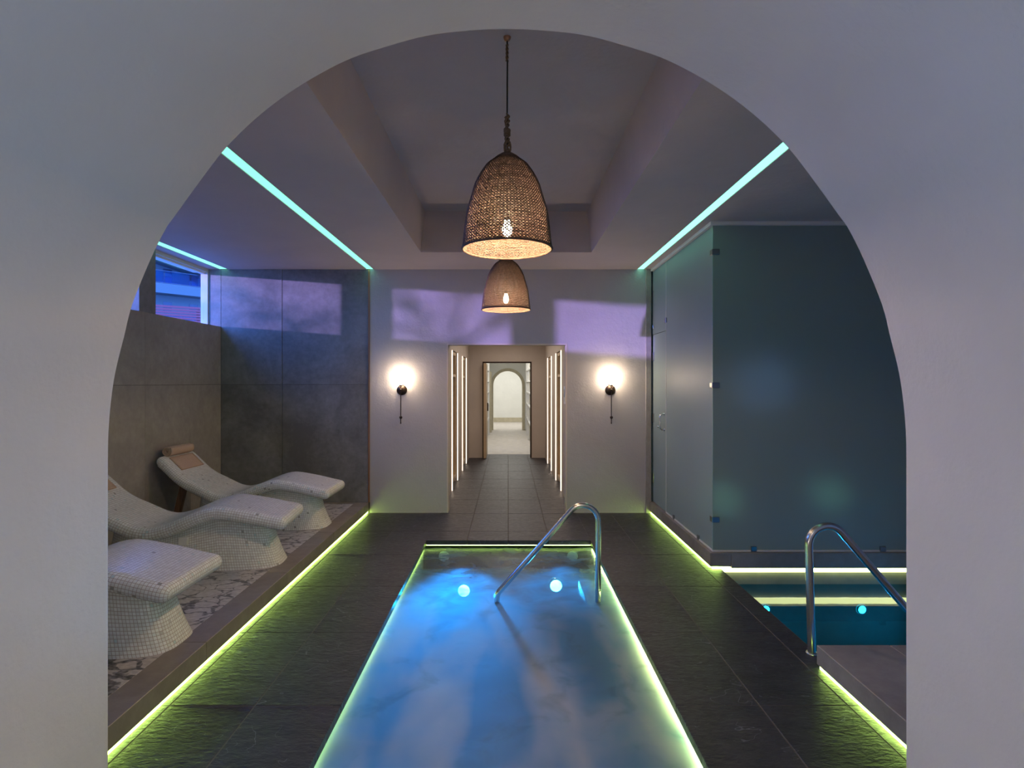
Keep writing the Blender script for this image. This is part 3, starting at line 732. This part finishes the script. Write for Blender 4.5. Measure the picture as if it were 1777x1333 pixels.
for i in range(len(rin)-1):
    a, b, c, d = rin[i], rin[i+1], rout[i+1], rout[i]; y0, y1 = ya_-0.03, ya_+0.36
    at.quad((a[0], y0, a[1]), (b[0], y0, b[1]), (c[0], y0, c[1]), (d[0], y0, d[1]))
    at.quad((a[0], y0, a[1]), (b[0], y0, b[1]), (b[0], y1, b[1]), (a[0], y1, a[1]))
    at.quad((d[0], y0, d[1]), (c[0], y0, c[1]), (c[0], ya_, c[1]), (d[0], ya_, d[1]))
at.build('arch_trim', M['sandstone'], wa, label='sandstone surround of the far arch')
m_ = MB(); m_.box((-3, YR, 0), (3, YR+0.1, 2.7)); m_.box((-3, ya_+.35, 0), (-2.9, YR, 2.7)); m_.box((2.9, ya_+.35, 0), (3, YR, 2.7))
struct(m_.build('wall_beyond_back', M['bright']))
struct(bx('baseboard_back', (-2.9, YR-0.02, 0), (2.9, YR, 0.18), M['sandstone']))
# arched recess trim and shelving inside the middle room
for s, nm in ((-1, 'left'), (1, 'right')):
    X = -0.64 if s < 0 else 0.605
    r = root('wall_shelf', (X-s*0.03, 16.0, 0), 'white recessed shelving on the %s side of the room beyond the inner door' % nm, 'shelf', 'white shelves beyond the inner door')
    for y in (14.4, 16.1, 17.7): bx('upright', (min(X, X-s*.06), y, 0), (max(X, X-s*.06), y+.05, 2.3), M['whitemetal'], r, 0.002)
    for z in (0.5, 0.95, 1.3, 1.62, 1.95, 2.27): bx('shelf', (min(X, X-s*.055), 14.45, z), (max(X, X-s*.055), 17.7, z+.04), M['whitemetal'], r, 0.002)
    bx('back', (min(X, X-s*.008), 14.45, 0.0), (max(X, X-s*.008), 17.7, 2.3), M['sandstone'], r)
r = struct(bx('trim_2', (-0.64, 18.5, 0), (-0.535, 18.8, 1.95), M['sandstone'], None, 0.01))
lamp('beyond_light', 'AREA', (0, 15.5, 2.66), 26, (1.0, 0.97, 0.90), size=1.2, size_y=4.0)
lamp('beyond_light', 'AREA', (0, 21.4, 2.66), 40, (1.0, 0.98, 0.92), size=3.6, size_y=2.4)

# switch plate on the doorway edge
r = root('control_plate', (dx1-0.012, YB+0.07, 1.47), 'small white control plate on the right reveal of the doorway', 'control panel')
bx('plate', (dx1-0.018, YB+0.01, 1.345), (dx1-0.004, YB+0.12, 1.565), M['whitemetal'], r, 0.003)
bx('screen', (dx1-0.021, YB+0.02, 1.43), (dx1-0.018, YB+0.11, 1.53), M['dark_glass'], r)

# ------------------------------------------------------------------ mosaic loungers
pro = [(-1.772,.541), (-1.90,.568), (-2.063,.606), (-2.265,.642), (-2.36,.640), (-2.46,.612), (-2.56,.572), (-2.68,.522), (-2.80,.494), (-2.90,.508),
       (-2.99,.548), (-3.08,.592), (-3.16,.630), (-3.25,.690), (-3.33,.765), (-3.40,.832), (-3.455,.872), (-3.51,.885)]
def smooth_path(P, step=0.02):
    P = [P[0]]+list(P)+[P[-1]]; out = []
    for i in range(1, len(P)-2):
        for k in range(8):
            t = k/8; out.append(tuple(0.5*((2*P[i][d])+(-P[i-1][d]+P[i+1][d])*t+(2*P[i-1][d]-5*P[i][d]+4*P[i+1][d]-P[i+2][d])*t*t+(-P[i-1][d]+3*P[i][d]-3*P[i+1][d]+P[i+2][d])*t**3) for d in (0, 1)))
    out.append(P[-1]); res = [out[0]]; acc = 0
    for a, b in zip(out, out[1:]):
        l = math.dist(a, b); acc += l
        if acc >= step: res.append(b); acc = 0
    return res
path = smooth_path(pro)
TH, WD = 0.104, 0.62
def section(wd, th, r):
    """closed rounded rectangle (y, n) with n downwards from the top surface, plus perimeter length"""
    r = min(r, th/2-1e-4, wd/2-1e-4); pts = []
    for (cy, cn, a0) in ((wd/2-r, -r, 90), (-wd/2+r, -r, 180), (-wd/2+r, -th+r, 270), (wd/2-r, -th+r, 360)):
        for k in range(6):
            a = math.radians(a0+90*k/5) if False else math.radians(a0-90+90*k/5) ; pts.append((cy+r*math.cos(a), cn+r*math.sin(a)))
    # add points across the flat top and bottom
    return pts
def lounger(loc, label):
    Lr = root('mosaic_lounger', loc, label, 'lounger', 'mosaic tiled heated loungers')
    ox, oy, oz = loc
    # slab
    mb = MB(); rings = []; L_ = 0; Ls = []
    n_ = len(path)
    st = []
    for i, p in enumerate(path):
        if i: L_ += math.dist(path[i-1], p)
        a = path[max(i-1, 0)]; b = path[min(i+1, n_-1)]
        tx, tz = b[0]-a[0], b[1]-a[1]; l = math.hypot(tx, tz); nx_, nz_ = tz/l, -tx/l
        if nz_ < 0: nx_, nz_ = -nx_, -nz_
        st.append((p, (nx_, nz_), L_, (tx/l, tz/l)))
    sects_ = []
    R = 0.050
    p0, n0, l0, t0 = st[0]; pe, ne, le, te = st[-1]
    for k in range(6):            # rounded foot end
        a = (PI/2)*k/6; ins = R*(1-math.sin(a)); o_ = -R*math.cos(a)
        sects_.append(((p0[0]+t0[0]*(o_+R), p0[1]+t0[1]*(o_+R)), n0, l0+R-(PI/2-a)*R, ins))
    for q in st:
        if q[2] > R and q[2] < le-R: sects_.append((q[0], q[1], q[2], 0))
    for k in range(1, 7):
        a = (PI/2)*(1-k/6); ins = R*(1-math.sin(a)); o_ = R*math.cos(a)
        sects_.append(((pe[0]+te[0]*(o_-R), pe[1]+te[1]*(o_-R)), ne, le-R+(PI/2-a)*R, ins))
    NT = 16
    def sec_pts(ins):
        wd, th, r = WD-2*ins, TH-2*ins, max(R-ins, 0.002); out = []
        top = [(-(wd/2-r)+(wd-2*r)*k/NT, 0) for k in range(NT+1)]
        cor1 = [((wd/2-r)+r*math.sin(a), -r+r*math.cos(a)) for a in [PI/2*k/5 for k in range(1, 6)]]
        s2 = [((wd/2-r)+r*math.cos(a), -th+r-r*math.sin(a)) for a in [PI/2*k/5 for k in range(1, 6)]]
        bot = [((wd/2-r)-(wd-2*r)*k/4, -th) for k in range(1, 5)]
        s3 = [(-(wd/2-r)-r*math.sin(a), -th+r-r*math.cos(a)) for a in [PI/2*k/5 for k in range(1, 6)]]
        s4 = [(-(wd/2-r)-r*math.cos(a), -r+r*math.sin(a)) for a in [PI/2*k/5 for k in range(1, 5)]]
        return top+cor1+s2+bot+s3+s4
    base = sec_pts(0); per = [0]
    for a, b in zip(base, base[1:]+base[:1]): per.append(per[-1]+math.dist(a, b))
    m = len(base); vs = []; U = []
    for (p, nn, l, ins) in sects_:
        for (yy, hh) in sec_pts(ins):
            h2 = hh-ins; vs.append((ox+p[0]+nn[0]*h2, oy+yy, oz+p[1]+nn[1]*h2))
        U.append(l)
    fs = []; uv = []
    for i in range(len(sects_)-1):
        for k in range(m):
            k2 = (k+1) % m; fs.append((i*m+k, (i+1)*m+k, (i+1)*m+k2, i*m+k2))
            uv.append([(U[i], per[k]), (U[i+1], per[k]), (U[i+1], per[k+1]), (U[i], per[k+1])])
    mb.add(vs, fs, True, uv)
    # end caps
    for base_i, flip in ((0, False), (len(sects_)-1, True)):
        ring_ = vs[base_i*m:(base_i+1)*m]; cc = Vector((0, 0, 0))
        idx = list(range(m)); idx = idx if not flip else idx[::-1]
        mb.add(ring_, [tuple(idx)], True, [[((ring_[i][1]), (ring_[i][2])) for i in idx]])
    seat = mb.build('reclining_shell', M['mosaic'], Lr)
    # pedestal: flared body under the slab
    pb_ = MB(); NA, NZ = 64, 14
    xb0, xb1, hb = -3.22, -1.865, 0.225; xt0, xt1, ht = -3.16, -1.975, 0.17
    def slab_under(x):
        for a, b in zip(path, path[1:]):
            if b[0] <= x <= a[0]:
                t_ = (x-a[0])/(b[0]-a[0]); return a[1]+(b[1]-a[1])*t_-0.07
        return path[0][1]-0.06
    vs = []; U = [0.0]
    def foot(a, x0, x1, h):
        c, s_ = math.cos(a), math.sin(a); rr = 0.20
        ca = math.copysign(abs(c)**0.42, c); sa = math.copysign(abs(s_)**0.55, s_)
        return ((x0+x1)/2+(x1-x0)/2*ca, h*sa)
    bott = [foot(2*PI*k/NA, xb0, xb1, hb) for k in range(NA)]; topp = [foot(2*PI*k/NA, xt0, xt1, ht) for k in range(NA)]
    for k in range(NA): U.append(U[-1]+math.dist(bott[k], bott[(k+1) % NA]))
    for j in range(NZ+1):
        t_ = j/NZ; f_ = 1-(1-t_)**1.6
        for k in range(NA):
            x = bott[k][0]+(topp[k][0]-bott[k][0])*f_; y = bott[k][1]+(topp[k][1]-bott[k][1])*f_
            zt_ = slab_under(x); vs.append((ox+x, oy+y, oz+(zt_-0.0)*t_+(ZP-0.002)*(1-t_)))
    fs = []; uv = []
    for j in range(NZ):
        for k in range(NA):
            k2 = (k+1) % NA; fs.append((j*NA+k, j*NA+k2, (j+1)*NA+k2, (j+1)*NA+k))
            z0, z1 = 0.42*j/NZ, 0.42*(j+1)/NZ
            uv.append([(U[k], z0), (U[k+1], z0), (U[k+1], z1), (U[k], z1)])
    pb_.add(vs, fs, True, uv)
    pb_.build('pedestal', M['mosaic'], Lr)
    lg = MB()
    a, b = (ox-3.30, oy-0.12, oz+0.62), (ox-3.42, oy-0.12, oz+ZP)
    hw = 0.028
    v_ = [(a[0]-hw, a[1]-hw, a[2]), (a[0]+hw, a[1]-hw, a[2]), (a[0]+hw, a[1]+hw, a[2]), (a[0]-hw, a[1]+hw, a[2]),
          (b[0]-hw, b[1]-hw, b[2]), (b[0]+hw, b[1]-hw, b[2]), (b[0]+hw, b[1]+hw, b[2]), (b[0]-hw, b[1]+hw, b[2])]
    lg.add(v_, [(0,1,2,3), (7,6,5,4), (0,4,5,1), (1,5,6,2), (2,6,7,3), (3,7,4,0)])
    lg.build('support_leg', M['darkwood'], Lr, label='brown wooden leg propping the head end')
    return Lr
def lz(x):          # top surface of a lounger at x
    for a, b in zip(path, path[1:]):
        if b[0] <= x <= a[0]: return a[1]+(b[1]-a[1])*(x-a[0])/(b[0]-a[0])
    return path[-1][1]
LY = (6.015, 4.825, 3.315)
lo0 = lounger((0, LY[0], 0), 'white mosaic lounger nearest the dark back wall, rolled tan towel at its head')
lo1 = copy_tree(lo0); lo1.location = (0, LY[1], 0); WL[lo1.name] = Vector((0, LY[1], 0)); lo1['label'] = 'middle white mosaic lounger, small access plate on its pedestal'
lo2 = copy_tree(lo0); lo2.location = (0, LY[2], 0); WL[lo2.name] = Vector((0, LY[2], 0)); lo2['label'] = 'white mosaic lounger nearest the arch, only its foot end in view'
for ch in lo1.children: WL[ch.name] = wloc(lo1)
THM = 0.108
def turn(p, pivot=(-1.77, 4.825), a=THM):
    dx, dy = p[0]-pivot[0], p[1]-pivot[1]
    return (pivot[0]+dx*math.cos(a)-dy*math.sin(a), pivot[1]+dx*math.sin(a)+dy*math.cos(a))
ap = MB().box((-2.625, LY[1]-0.196, 0.33), (-2.555, LY[1]-0.170, 0.395)).build('access_plate', M['whitemetal'], lo1, bevel=0.003, label='small square access plate')
tx_, ty_ = turn((0, LY[1])); lo1.location = (tx_, ty_, 0); lo1.rotation_euler = (0, 0, THM)

# ------------------------------------------------------------------ rolled towels
def towel(yc, label, tilt=0.0):
    xh = -3.44; zc_ = lz(xh)+0.055
    r = root('rolled_towel', (xh, yc, zc_), label, 'towel', 'rolled tan towels on the loungers')
    W_ = 0.40; th = 0.011
    # spiral section in x-z, unrolled flap lying on the shell
    sp = []; turns = 3.2
    for k in range(100):
        a = 2*PI*turns*k/99; rr = 0.010+(0.050-0.010)*k/99
        sp.append((rr*math.cos(a-0.4), rr*math.sin(a-0.4)))
    # the roll ends underneath; the flap continues down the slope
    ax, az = sp[-1]
    flap = []
    for k in range(1, 16):
        x = xh+0.02+0.135*k/15; flap.append((x-xh, lz(x)+0.012-zc_))
    def sheet(mb, line, tk):
        L_ = len(line); vs = []
        nrm = []
        for i in range(L_):
            a = line[max(i-1, 0)]; b = line[min(i+1, L_-1)]; tx, tz = b[0]-a[0], b[1]-a[1]; l = math.hypot(tx, tz) or 1
            nrm.append((-tz/l, tx/l))
        NW = 10
        for side in (0.5, -0.5):
            for i, (x, z) in enumerate(line):
                for q in range(NW+1):
                    y = -W_/2+W_*q/NW; wob = 0.0025*mnoise.noise(Vector((x*25, y*14, z*25+i*.05)))
                    sk = 0.10*(x+0.0)*0
                    vs.append((xh+x+nrm[i][0]*(tk*side+wob)+0.02*y, yc+y, zc_+z+nrm[i][1]*(tk*side+wob)))
        fs = []; S = L_*(NW+1)
        for i in range(L_-1):
            for q in range(NW):
                a = i*(NW+1)+q; fs.append((a, a+1, a+NW+2, a+NW+1)); fs.append((S+a, S+a+NW+1, S+a+NW+2, S+a+1))
            fs.append((i*(NW+1), (i+1)*(NW+1), S+(i+1)*(NW+1), S+i*(NW+1)))
            e_ = NW; fs.append((i*(NW+1)+e_, S+i*(NW+1)+e_, S+(i+1)*(NW+1)+e_, (i+1)*(NW+1)+e_))
        for q in range(NW):
            fs.append((q, S+q, S+q+1, q+1)); a = (L_-1)*(NW+1)+q; fs.append((a, a+1, S+a+1, S+a))
        mb.add(vs, fs, True)
    mb = MB(); sheet(mb, sp, th*0.75); mb.build('roll', M['towel'], r)
    mb = MB(); sheet(mb, flap, th); mb.build('flap', M['towel'], r)
    return r
towel(LY[0]-0.005, 'rolled tan towel on the head end of the lounger by the dark back wall')
t1 = towel(LY[1]-0.02, 'tan towel at the head of the middle lounger, only its flap showing beside the arch')
tx_, ty_ = turn((t1.location.x, t1.location.y)); t1.location = (tx_, ty_, t1.location.z); t1.rotation_euler = (0, 0, THM)

# ------------------------------------------------------------------ woven pendants
def pendant(x, y, label):
    zr = 2.33; r = root('pendant_lamp', (x, y, zr), label, 'pendant lamp', 'woven dome pendant lamps')
    P = [(0.236, 0), (0.230, 0.05), (0.2235, 0.11), (0.212, 0.19), (0.186, 0.281), (0.171, 0.331), (0.147, 0.381), (0.113, 0.432), (0.084, 0.457), (0.053, 0.482), (0.028, 0.499)]
    pp = smooth_path(P, 0.0001); 
    cum = [0]
    for a, b in zip(pp, pp[1:]): cum.append(cum[-1]+math.dist(a, b))
    def at(s_):
        s_ = min(max(s_, 0), cum[-1])
        for i in range(len(cum)-1):
            if cum[i+1] >= s_:
                t = (s_-cum[i])/(cum[i+1]-cum[i]+1e-9); a, b = pp[i], pp[i+1]
                d = (b[0]-a[0], b[1]-a[1]); l = math.hypot(*d) or 1
                return (a[0]+(b[0]-a[0])*t, a[1]+(b[1]-a[1])*t, d[0]/l, d[1]/l)
        return (pp[-1][0], pp[-1][1], 0, 1)
    rows_ = 76; N_ = 78; pitch = cum[-1]/rows_
    rnd = random.Random(3)
    wv = MB()
    for i in range(rows_+1):
        q = at(i*pitch); k = N_*2; ph = PI*(i % 2); drift = rnd.uniform(-.35, .35)
        tr = 0.0026 if q[0] > 0.1 else 0.0029
        vs = []
        for j in range(k):
            th = 2*PI*j/k; wob = rnd.uniform(-.0006, .0006)
            dr = 0.0018*math.cos(N_*th+ph); ds = 0.0012*math.cos(N_*th+ph+drift)+wob
            rr = q[0]-q[3]*0+dr*q[3]; zz = q[1]-dr*q[2]
            rr += q[2]*ds; zz += q[3]*ds
            tt = tr*(1+rnd.uniform(-.22, .22)+(.14 if i % 9 in (0, 1) else 0))
            for c in range(4):
                a = PI/4+PI/2*c; du, dv = 0.55*tt*1.4*math.cos(a), tt*1.4*math.sin(a)
                R_ = rr+du*q[3]+dv*q[2]; Z_ = zz-du*q[2]+dv*q[3]
                vs.append((x+R_*math.cos(th), y+R_*math.sin(th), zr+Z_))
        fs = [(j*4+c, ((j+1) % k)*4+c, ((j+1) % k)*4+(c+1) % 4, j*4+(c+1) % 4) for j in range(k) for c in range(4)]
        wv.add(vs, fs, True)
    shade = wv.build('woven_shade', M['wicker'], r); shade['kind'] = 'stuff'
    stk = MB()
    for j in range(N_):
        th = 2*PI*(j+0.5)/N_; pts = [at(cum[-1]*t/14) for t in range(15)]
        stk.tube([(x+(p[0]-.001)*math.cos(th), y+(p[0]-.001)*math.sin(th), zr+p[1]) for p in pts], 0.0017, 4, False)
    o_ = stk.build('stakes', M['wicker'], shade); o_['kind'] = 'stuff'
    MB().tube([(x+0.237*math.cos(2*PI*k/72), y+0.237*math.sin(2*PI*k/72), zr-0.004) for k in range(72)], 0.0065, 8, closed=True).build('rim', M['wicker'], r)
    MB().lathe([(0.0, 0.509), (0.02, 0.508), (0.034, 0.500), (0.058, 0.484), (0.072, 0.472)], 20, (x, y, zr)).build('crown_cap', M['rope'], r)
    # rope twist, knot and loop above the shade
    rp = MB(); z0 = zr+0.50; z1 = zr+0.70
    for q in range(2):
        rp.tube([(x+(0.009+0.005*math.sin(t*0.8))*math.cos(t*0.62+PI*q), y+(0.009)*math.sin(t*0.62+PI*q), z0+(z1-z0)*t/40) for t in range(41)], 0.0065, 8)
    rp.tube([(x+0.016*math.cos(2*PI*k/16)+0.002, y, z0+0.035+0.038*math.sin(2*PI*k/16)) for k in range(16)], 0.0055, 7, closed=True)
    for k in range(4): rp.tube([(x+0.014*math.cos(2*PI*j/12), y+0.014*math.sin(2*PI*j/12), z0+0.10+k*0.009) for j in range(12)], 0.005, 6, closed=True)
    rp.tube([(x+0.004+0.006*math.sin(t*.7), y-0.004, z1-0.012+0.004*t) for t in range(8)], 0.005, 6)
    rp.build('rope', M['rope'], r, label='knotted rope above the shade'); rp = MB()
    zh = zt-0.02
    for q in range(2):
        rp.tube([(x+0.0045*math.cos(t*0.8+PI*q), y+0.0045*math.sin(t*0.8+PI*q), zh-0.11+0.09*t/16) for t in range(17)], 0.0045, 6)
    rp.build('rope', M['rope'], r, label='short rope twist below the hook')
    MB().tube([(x, y, zr+0.16), (x, y, z1), (x+0.002, y, zh-.05), (x, y, zh)], 0.0042, 8).build('cord', M['cord'], r)
    MB().lathe([(0.0, -0.022), (0.012, -0.020), (0.019, -0.010), (0.021, 0.0)], 20, (x, y, zt-0.001)).build('ceiling_hook', M['copper'], r)
    bz = zr+0.105
    MB().lathe([(0.0, 0.075), (0.014, 0.072), (0.017, 0.05), (0.017, 0.045)], 16, (x, y, bz)).build('socket', M['bronze'], r)
    bl = MB().lathe([(0.0, -0.048), (0.014, -0.044), (0.024, -0.026), (0.027, -0.006), (0.022, 0.016), (0.015, 0.036), (0.013, 0.046)], 20, (x, y, bz)).build('bulb', M['bulb'], r)
    return r
p0 = pendant(-0.006, 3.06, 'woven rush dome pendant hanging nearer the arch, larger in view, cord and hook showing')
p1 = copy_tree(p0); p1.location = (-0.022, 5.62, 2.33); p1['label'] = 'woven rush dome pendant hanging nearer the back wall, below the other one in view'
for (x, y) in ((-0.006, 3.06), (-0.022, 5.62)):
    lamp('pendant_glow', 'POINT', (x, y, 2.33+0.045), 23.0, (1.0, 0.64, 0.36), radius=0.03)

# ------------------------------------------------------------------ wall sconces
def sconce(x, label):
    z = 1.52; y = YB; r = root('wall_sconce', (x, y, z), label, 'wall lamp', 'bronze globe sconces beside the doorway')
    MB().lathe([(0.0, -0.034), (0.018, -0.034), (0.045, -0.026), (0.060, -0.012), (0.065, 0.0)], 32, (x, y, z), 'y').build('backplate', M['bronze'], r)
    ay = y-0.075
    rd = MB(); rd.tube([(x, y-0.03, z+0.005), (x, ay, z+0.005)], 0.009, 10); rd.tube([(x, ay, z+0.06), (x, ay, z-0.41)], 0.0055, 10)
    rd.sphere((x, ay, z+0.005), 0.014, 14, 8); rd.sphere((x, ay, z-0.405), 0.0085, 10, 6)
    rd.build('rod', M['bronze'], r)
    MB().sphere((x+0.001, ay, z-0.335), 0.019, 16, 10).build('ball_weight', M['bronze'], r)
    gz_ = z+0.062+0.078
    cr_ = MB(); cr_.tube([(x+0.080*math.sin(a), ay, gz_-0.080*math.cos(a)) for a in [(-PI/2-.1)+(PI+.2)*k/24 for k in range(25)]], 0.0045, 8)
    cr_.tube([(x, ay+0.080*math.sin(a), gz_-0.080*math.cos(a)) for a in [(-PI/3)+(2*PI/3)*k/16 for k in range(17)]], 0.004, 8)
    cr_.tube([(x-0.012, ay, gz_-0.082), (x-0.012, ay, gz_-0.094)], 0.006, 8); cr_.tube([(x+0.012, ay, gz_-0.082), (x+0.012, ay, gz_-0.094)], 0.006, 8)
    cr_.build('cradle', M['bronze'], r)
    MB().sphere((x, ay, gz_), 0.074, 28, 18).build('globe', M['globe'], r)
    return r
s0 = sconce((697.5-882)/140, 'bronze wall sconce with glowing globe to the left of the doorway')
s1 = copy_tree(s0); s1.location = ((1059-882)/140, YB, 1.52); s1['label'] = 'bronze wall sconce with glowing globe between the doorway and the glass'

# ------------------------------------------------------------------ handrails
def fillet(pts, r, seg=10):
    out = [Vector(pts[0])]
    for i in range(1, len(pts)-1):
        p = Vector(pts[i]); a = (Vector(pts[i-1])-p); b = (Vector(pts[i+1])-p); la, lb_ = a.length, b.length; a.normalize(); b.normalize()
        ang = a.angle(b); d = min(r[i-1]/math.tan(ang/2), la*0.95, lb_*0.95); rr = d*math.tan(ang/2)
        c = p+(a+b).normalized()*(rr/math.sin(ang/2)); s_ = p+a*d; e_ = p+b*d
        v0, v1 = s_-c, e_-c; tot = v0.angle(v1); ax_ = v0.cross(v1).normalized()
        for k in range(seg+1): out.append(c+Matrix.Rotation(tot*k/seg, 3, ax_) @ v0)
    out.append(Vector(pts[-1])); return out
Yr = 4.45
r = root('handrail', (0.69, Yr, -1.05), 'brushed steel handrail looping over the foaming spa', 'handrail')
pts = fillet([(0.694, Yr, -1.05), (0.694, Yr, 0.86), (-0.085, Yr, -0.014), (-0.097, Yr, -0.28)], [0.118, 0.07], 14)
MB().tube(pts, 0.0215, 20).build('rail', M['steel'], r)
MB().lathe([(0.045, 0.0), (0.045, 0.008), (0.022, 0.012)], 24, (0.694, Yr, -1.05)).build('flange', M['steel'], r)
Yr2 = 3.44
r = root('handrail', (1.822, Yr2, 0.0), 'brushed steel handrail sloping down into the blue plunge pool', 'handrail')
pts = fillet([(1.812, Yr2, 0.0), (1.785, Yr2, 0.965), (2.56, Yr2, 0.05), (2.57, Yr2, -0.9)], [0.112, 0.07], 14)
MB().tube(pts, 0.0222, 20).build('rail', M['steel'], r)
MB().lathe([(0.034, 0.0), (0.034, 0.006), (0.023, 0.010)], 24, (1.812, Yr2, 0.0)).build('flange', M['steel'], r)

# ------------------------------------------------------------------ outside: pale block with balconies, slatted fence, trees
u = Vector((0.652, 0.758, 0)).normalized(); nrm = Vector((0.758, -0.652, 0)).normalized(); P0 = Vector((-26.8, 47.6, 0))
def fb_(mb, s0, s1, d0, d1, z0, z1, dz=0.0):      # box in facade coordinates; dz: drop per metre along s
    v_ = []
    for z in (z0, z1):
        for s_, d in ((s0, d0), (s1, d0), (s1, d1), (s0, d1)):
            p = P0+u*s_+nrm*d; v_.append((p.x, p.y, z-dz*s_))
    mb.add(v_, [(0,3,2,1), (4,5,6,7), (0,1,5,4), (1,2,6,5), (2,3,7,6), (3,0,4,7)]); return mb
bl = root('balcony_building', tuple(P0), 'pale block with glass-fronted balconies seen through the high window', 'building')
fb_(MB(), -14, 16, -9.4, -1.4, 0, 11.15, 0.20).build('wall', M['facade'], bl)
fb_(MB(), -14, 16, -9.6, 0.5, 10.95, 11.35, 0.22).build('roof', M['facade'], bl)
for z0, z1 in ((8.8, 9.58), (5.4, 6.1)):
    fb_(MB(), -14, 16, -1.4, 0.0, z0, z1).build('balcony_slab', M['facade'], bl)
    rl = fb_(fb_(MB(), -14, 16, -0.06, 0.0, z1+0.98, z1+1.04), -14, 16, -0.05, 0.0, z1+.02, z1+0.08).build('railing', M['dark_glass'], bl)
    for k in range(14):
        fb_(MB(), -13.4+k*2.0, -11.5+k*2.0, -0.035, -0.02, z1+0.08, z1+0.98).build('glass_pane', M['balcony_glass'], rl)
for k in range(13):
    s_ = -13.3+k*2.03+0.03
    fb_(MB(), s_, s_+0.68, -1.46, -1.38, 9.58, 11.0-0.2*s_*0 if s_ < 1.5 else 10.5).build('window', M['dark_glass'], bl)
    fb_(MB(), s_, s_+0.68, -1.46, -1.38, 7.4, 8.28).build('window', M['dark_glass'], bl)
# fence
Q0 = Vector((-0.562*13, 13, 0)); uf = Vector((1.40, 1.0, 0)).normalized()
fe = root('slat_fence', tuple(Q0), 'purple-red horizontal slat fence outside the high window', 'fence')
zt_f = 1.62+0.131*13
for k in range(12):
    m_ = MB(); z1 = zt_f-k*0.062; a = Q0-uf*5; b = Q0+uf*2; nf = Vector((-uf.y, uf.x, 0))*0.02
    v_ = [a-nf, b-nf, b+nf, a+nf]; v_ = [(p.x, p.y, z1-0.045) for p in v_]+[(p.x, p.y, z1) for p in v_]
    m_.add(v_, [(0,3,2,1), (4,5,6,7), (0,1,5,4), (1,2,6,5), (2,3,7,6), (3,0,4,7)]).build('slat', M['redwood'], fe)
for k in range(3):
    p = Q0+uf*(-4.5+k*2.4)+Vector((-uf.y, uf.x, 0))*0.06
    MB().box((p.x-.04, p.y-.04, 0), (p.x+.04, p.y+.04, zt_f-.05)).build('fence_post', M['redwood'], fe)
struct(bx('ground', (-120, -60, -0.5), (-4.0, 120, -0.3), M['outdoor']))

# tree outside that dapples the light falling through the windows
tr_o = root('street_tree', (-9.6, 0.6, -0.3), 'loose leafy tree standing outside the high windows', 'tree')
rt = random.Random(5); tm = MB(); tips = []
def limb(p, d, l, r_, n_):
    pts = [Vector(p)]
    for k in range(4):
        d = (d+Vector((rt.uniform(-.25, .25), rt.uniform(-.25, .25), rt.uniform(-.1, .18)))).normalized(); pts.append(pts[-1]+d*l/4)
    tm.tube(pts, [r_*(1-.12*k) for k in range(5)], 6)
    tips.append(pts[-1]); tips.append(pts[-2])
    if n_:
        for k in range(4):
            a = rt.uniform(0, 2*PI); limb(pts[rt.choice((2, 3, 4))], (d+Vector((math.cos(a), math.sin(a), .25))*.8).normalized(), l*.68, r_*.55, n_-1)
limb((-9.6, 0.6, -0.3), Vector((0, 0, 1)), 2.3, 0.09, 3)
tm.build('trunk', M['darkwood'], tr_o)
lm = MB()
for k in range(1500):
    c = rt.choice(tips)+Vector((rt.gauss(0, .22), rt.gauss(0, .22), rt.gauss(0, .2)))
    a, b = Vector((rt.uniform(-1, 1), rt.uniform(-1, 1), rt.uniform(-1, 1))).normalized()*.055, None
    b = a.cross(Vector((rt.uniform(-1, 1), rt.uniform(-1, 1), 1))).normalized()*.025
    lm.quad(c-a, c-b, c+a, c+b)
o = lm.build('foliage', M['leaf'], tr_o); o['kind'] = 'stuff'
